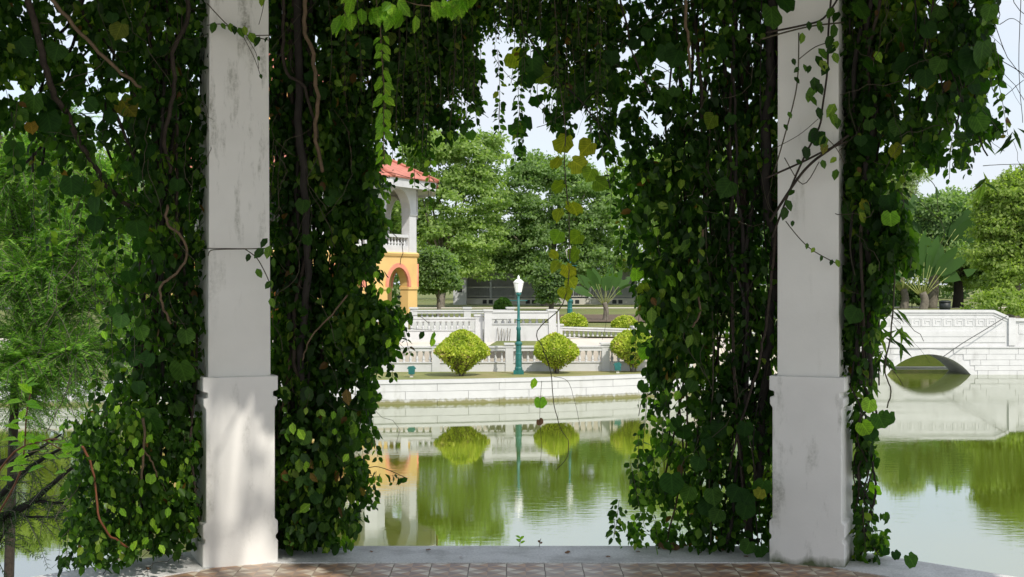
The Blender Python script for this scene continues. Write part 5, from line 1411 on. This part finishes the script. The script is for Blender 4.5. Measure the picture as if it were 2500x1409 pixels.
creeper('woody creeper with leaf sprigs climbing over the shaft of the right pillar', P(1985, 300, 7.5), [([(2072,330),(2030,362),(1985,395),(1945,440),(1880,540)], .008), ([(2068,345),(2010,370),(1960,395),(1870,435)], .006), ([(1870,80),(1960,62),(2010,45),(2050,-10)], .006), ([(1860,95),(1970,66),(2060,55)], .005),
        ([(1950,80),(1948,180),(1935,260),(1890,420)], .004), ([(2030,-20),(2022,80),(2020,170),(2008,260),(2000,310),(1965,380),(1930,460),(1885,580)], .006), ([(1950,145),(1990,115),(2030,102)], .003), ([(2000,320),(2040,360),(2062,400)], .0025), ([(1885,365),(1950,330),(1998,290)], .002), ([(1918,540),(1950,580),(1985,612),(2045,645)], .003), ([(1915,385),(1960,450),(2000,395)], .003)], 7.47,
        [(1958,92,22),(1975,62,18),(2000,60,20),(2005,70,16),(2028,30,24),(2042,40,24),(2035,75,30),(2025,100,26),(2030,120,24),(2040,110,20),(2008,130,26),(2000,150,28),(2010,160,26),(2015,170,24),(2040,140,22),(1990,205,30),(1980,225,26),(1975,235,22),(1985,245,22),(2000,215,26),(1965,165,16),(1975,168,16),(2000,275,24),(2030,268,30),(2035,290,30),(2045,300,22),(1995,335,34),(1990,330,26),(2010,345,28),(2012,360,24),(1968,372,28),(2010,400,18),(2035,390,16),(2040,425,22),(1938,150,14),(1945,170,14),(1945,195,16),(1928,280,14),(1918,310,14),(1950,395,14),(1933,470,16),(1925,500,24),(1915,520,26),(1935,545,12),(1970,600,12),(1985,610,12),(2005,630,12),(2030,640,12),(2045,642,16),(1920,8,40),(1885,40,50)])

# --- leaf canopy over the pergola: unseen, shades the floor, gaps cut to let sun reach pillar and bunches
rg = np.random.default_rng(55); N_ = 60000
ang = rg.random(N_) * 2 * np.pi; rad = 4.6 * np.sqrt(rg.random(N_))
cx = PC.x + rad * np.cos(ang); cy = PC.y + rad * np.sin(ang); cz = 4.42 + .45 * rg.random(N_) + .25 * (1 - rad / 4.6)
keep = np.ones(N_, bool)
for i in range(N_):
    # where this leaf's shadow lands on the plane of the left pillar
    t = (7.62 - cy[i]) / -S.y; X = cx[i] - S.x * t; Z = cz[i] - S.z * t
    if -3.9 < X < -.80 and -2.2 < Z < 2.1:
        nz = mnoise.noise(Vector((cx[i] * 5.5, cy[i] * 5.5, 2.0)))
        edge = .10 * mnoise.noise(Vector((cx[i] * 2.5, cy[i] * 2.5, 7.0)))
        if Z < 1.02 + 2 * edge and X < -.95 + 3 * edge: keep[i] = False
        elif nz > .36: keep[i] = False
    if -1.30 < X < -.40 and 2.42 < Z < 2.78: keep[i] = False
canopy = empty('vine_canopy', (PC.x, PC.y, 4.3)); tag(canopy, 'unseen leafy vine canopy over the pergola with gaps cut for the sun', 'vine')
pos = np.stack([cx - PC.x, cy - PC.y, cz - 4.3], 1)[keep]; n = len(pos)
tag(link('foliage', leaf_mesh('foliage', pos, rg.normal(size=(n,3)), np.stack([rg.normal(size=n)*.4, rg.normal(size=n)*.4, np.ones(n)], 1), .20 * (.7 + .6 * rg.random(n)), T_OV, M['vine_leaf'], rg.random(n)), canopy), kind='stuff')
for k in range(10):
    a = k * .63; MB().tube(spline([(4.3*math.cos(a), 4.3*math.sin(a), .12), (2.2*math.cos(a+.2), 2.2*math.sin(a+.2), .28), (.3*math.cos(a), .3*math.sin(a), .42)], 4), .006, 5).build('stem', M['bark'], canopy)

# unseen tall tree added behind the pavilion: breaks the sunlight that falls on the left pillar into soft dapples
tb_ = Vector((-1.75, 7.5, .85)) + S * 12.0; tb_.z = -.25; rt = empty('shade_tree', tb_); tag(rt, 'unseen thin-crowned tree added behind the pavilion to dapple the sunlight', 'tree')
rg = np.random.default_rng(5); hit = Vector((-1.75, 7.5, .85)) + S * 12.0; cr = hit - tb_
pts_ = []
for k in range(120):
    c = np.array(cr) + rg.normal(size=3) * np.array([.85, .85, .6]); pts_.append(c + rg.normal(size=(3, 3)) * .06)
pts_ = np.concatenate(pts_); n = len(pts_)
tag(link('crown', leaf_mesh('crown', pts_, rg.normal(size=(n,3)), rg.normal(size=(n,3)) * .5 + np.array(S), .17, T_OV, M['tree_mid']), rt), kind='stuff')
MB().tube(spline([(0,0,-.3), (.1,.1,4), (-.1,0,6), (0,0,cr.z - 1.2)], 5), [.25 - .21*i/15 for i in range(16)], 8).build('trunk', M['bark_grey'], rt)
for k in range(6):
    e = cr + Vector(rg.normal(size=3)) * 1.2; MB().tube([Vector((0,0,cr.z - 2.2)), e], [.03,.01], 5).build('limb', M['bark_grey'], rt)

# ------------------------------------------------------------------ small things on the kerb
def on_kerb(px, py): 
    D = F * EYE / (py - HY); return Vector((X_(px, D), D, 0))
dl = empty('dead_leaf', on_kerb(1632, 1342)); tag(dl, 'curled brown dead leaf lying on the kerb before the dense vine', 'leaf')
for k, (ax, nr, s) in enumerate((((1,.2,.15),(0,-.5,1),.075), ((-1,.1,.25),(0,-.4,1),.07), ((.2,-.5,.3),(0,-.6,.8),.06))): leaf_obj(dl, 'dry', dl.location + Vector((0,0,.012 + .004*k)), ax, nr, s, 'blade')
dl = empty('dead_leaf', on_kerb(432, 1362)); tag(dl, 'small brown dead leaf on the kerb beside the mildewed pillar', 'leaf'); leaf_obj(dl, 'dry', dl.location + Vector((0,0,.008)), (1,.3,.1), (0,0,1), .035, 'blade')
rl = random.Random(8)
for px, py in ((360,1392),(700,1352),(742,1340),(905,1350),(1040,1345),(1390,1352),(1480,1362),(1560,1350),(1705,1352),(1760,1345),(1130,1362),(1825,1362),(2130,1368)):
    b = on_kerb(px, py); q = empty('fallen_leaf', b); tag(q, 'tiny dry leaf scattered on the kerb', 'leaf', 'tiny dry leaves scattered on the kerb')
    a = rl.uniform(0, 6.28); leaf_obj(q, 'dry', b + Vector((0,0,.006)), (math.cos(a), math.sin(a), .12), (rl.uniform(-.3,.3), rl.uniform(-.3,.3), 1), rl.uniform(.018,.034), 'blade')
fl = empty('fallen_flower', on_kerb(826, 1345)); tag(fl, 'tiny violet fallen flower on the kerb', 'flower')
for k in range(4):
    a = k * 1.57; MB().add([(0,0,.006),(.02*math.cos(a-.4),.02*math.sin(a-.4),.012),(.032*math.cos(a),.032*math.sin(a),.010),(.02*math.cos(a+.4),.02*math.sin(a+.4),.012)], [(0,1,2,3)]).build('petal', M['petal'], fl)
for px, lab, k in ((1268, 'tiny green seedling growing from the kerb edge', 5), (1316, 'tiny dry sprig sticking up from the kerb edge', 2)):
    b = on_kerb(px, 1335); pl = empty('seedling', b); tag(pl, lab, 'plant')
    MB().tube([(0,0,-.02),(.004,0,.03),(.012,0,.05)], .0018, 4).build('stem', M['tendril'], pl)
    for j in range(k): a = j * 2.4; leaf_obj(pl, 'b' if k > 2 else 'dry', b + Vector((.006,0,.02 + .008*j)), (math.cos(a), math.sin(a)*.5, .6), (0,-.5,1), .035 if k > 2 else .018)

# leaning broad-leaved shrub in front of the left water
sh = empty('arching_shrub', P(90, 1250, 8.8)); sh.location.z = WATER; tag(sh, 'arching shrub with pointed light green leaves over the water at the left', 'shrub')
b = sh.location; rg = np.random.default_rng(66)
MB().tube([p - b for p in spline([Vector((b.x - .35, b.y, WATER - .1)), P(-20, 1280, 8.8), P(20, 1120, 8.7), P(110, 1075, 8.6), P(150, 1075, 8.5)], 5)], [.011 - .007*i/20 for i in range(21)], 6).build('stem', M['bark_red'], sh)
MB().tube([p - b for p in spline([P(-20, 1280, 8.8), P(50, 1150, 8.7), P(65, 1010, 8.6), P(75, 960, 8.6)], 5)], [.008 - .005*i/15 for i in range(16)], 6).build('stem', M['bark_red'], sh)
MB().tube([p - b for p in spline([P(110, 1075, 8.6), P(165, 1100, 8.55), P(225, 1078, 8.5)], 5)], .004, 5).build('stem', M['bark_red'], sh)
for i in range(62):
    t = rg.random(); cxp, cyp = [(20 + 140*t, 1095 - 20*t), (60, 1120 - 160*t), (150 + 80*t, 1085), (20 + 120*rg.random(), 1180 - 90*rg.random())][rg.integers(4)]
    D = 8.6 + rg.normal()*.08; a = rg.uniform(-1.7, 1.7)
    leaf_obj(sh, 'b', P(cxp + rg.normal()*16, cyp + rg.normal()*18, D), (math.sin(a), rg.normal()*.4, math.cos(a)*.5 - .15), (rg.normal()*.3, -.5, 1), rg.uniform(.07, .12))
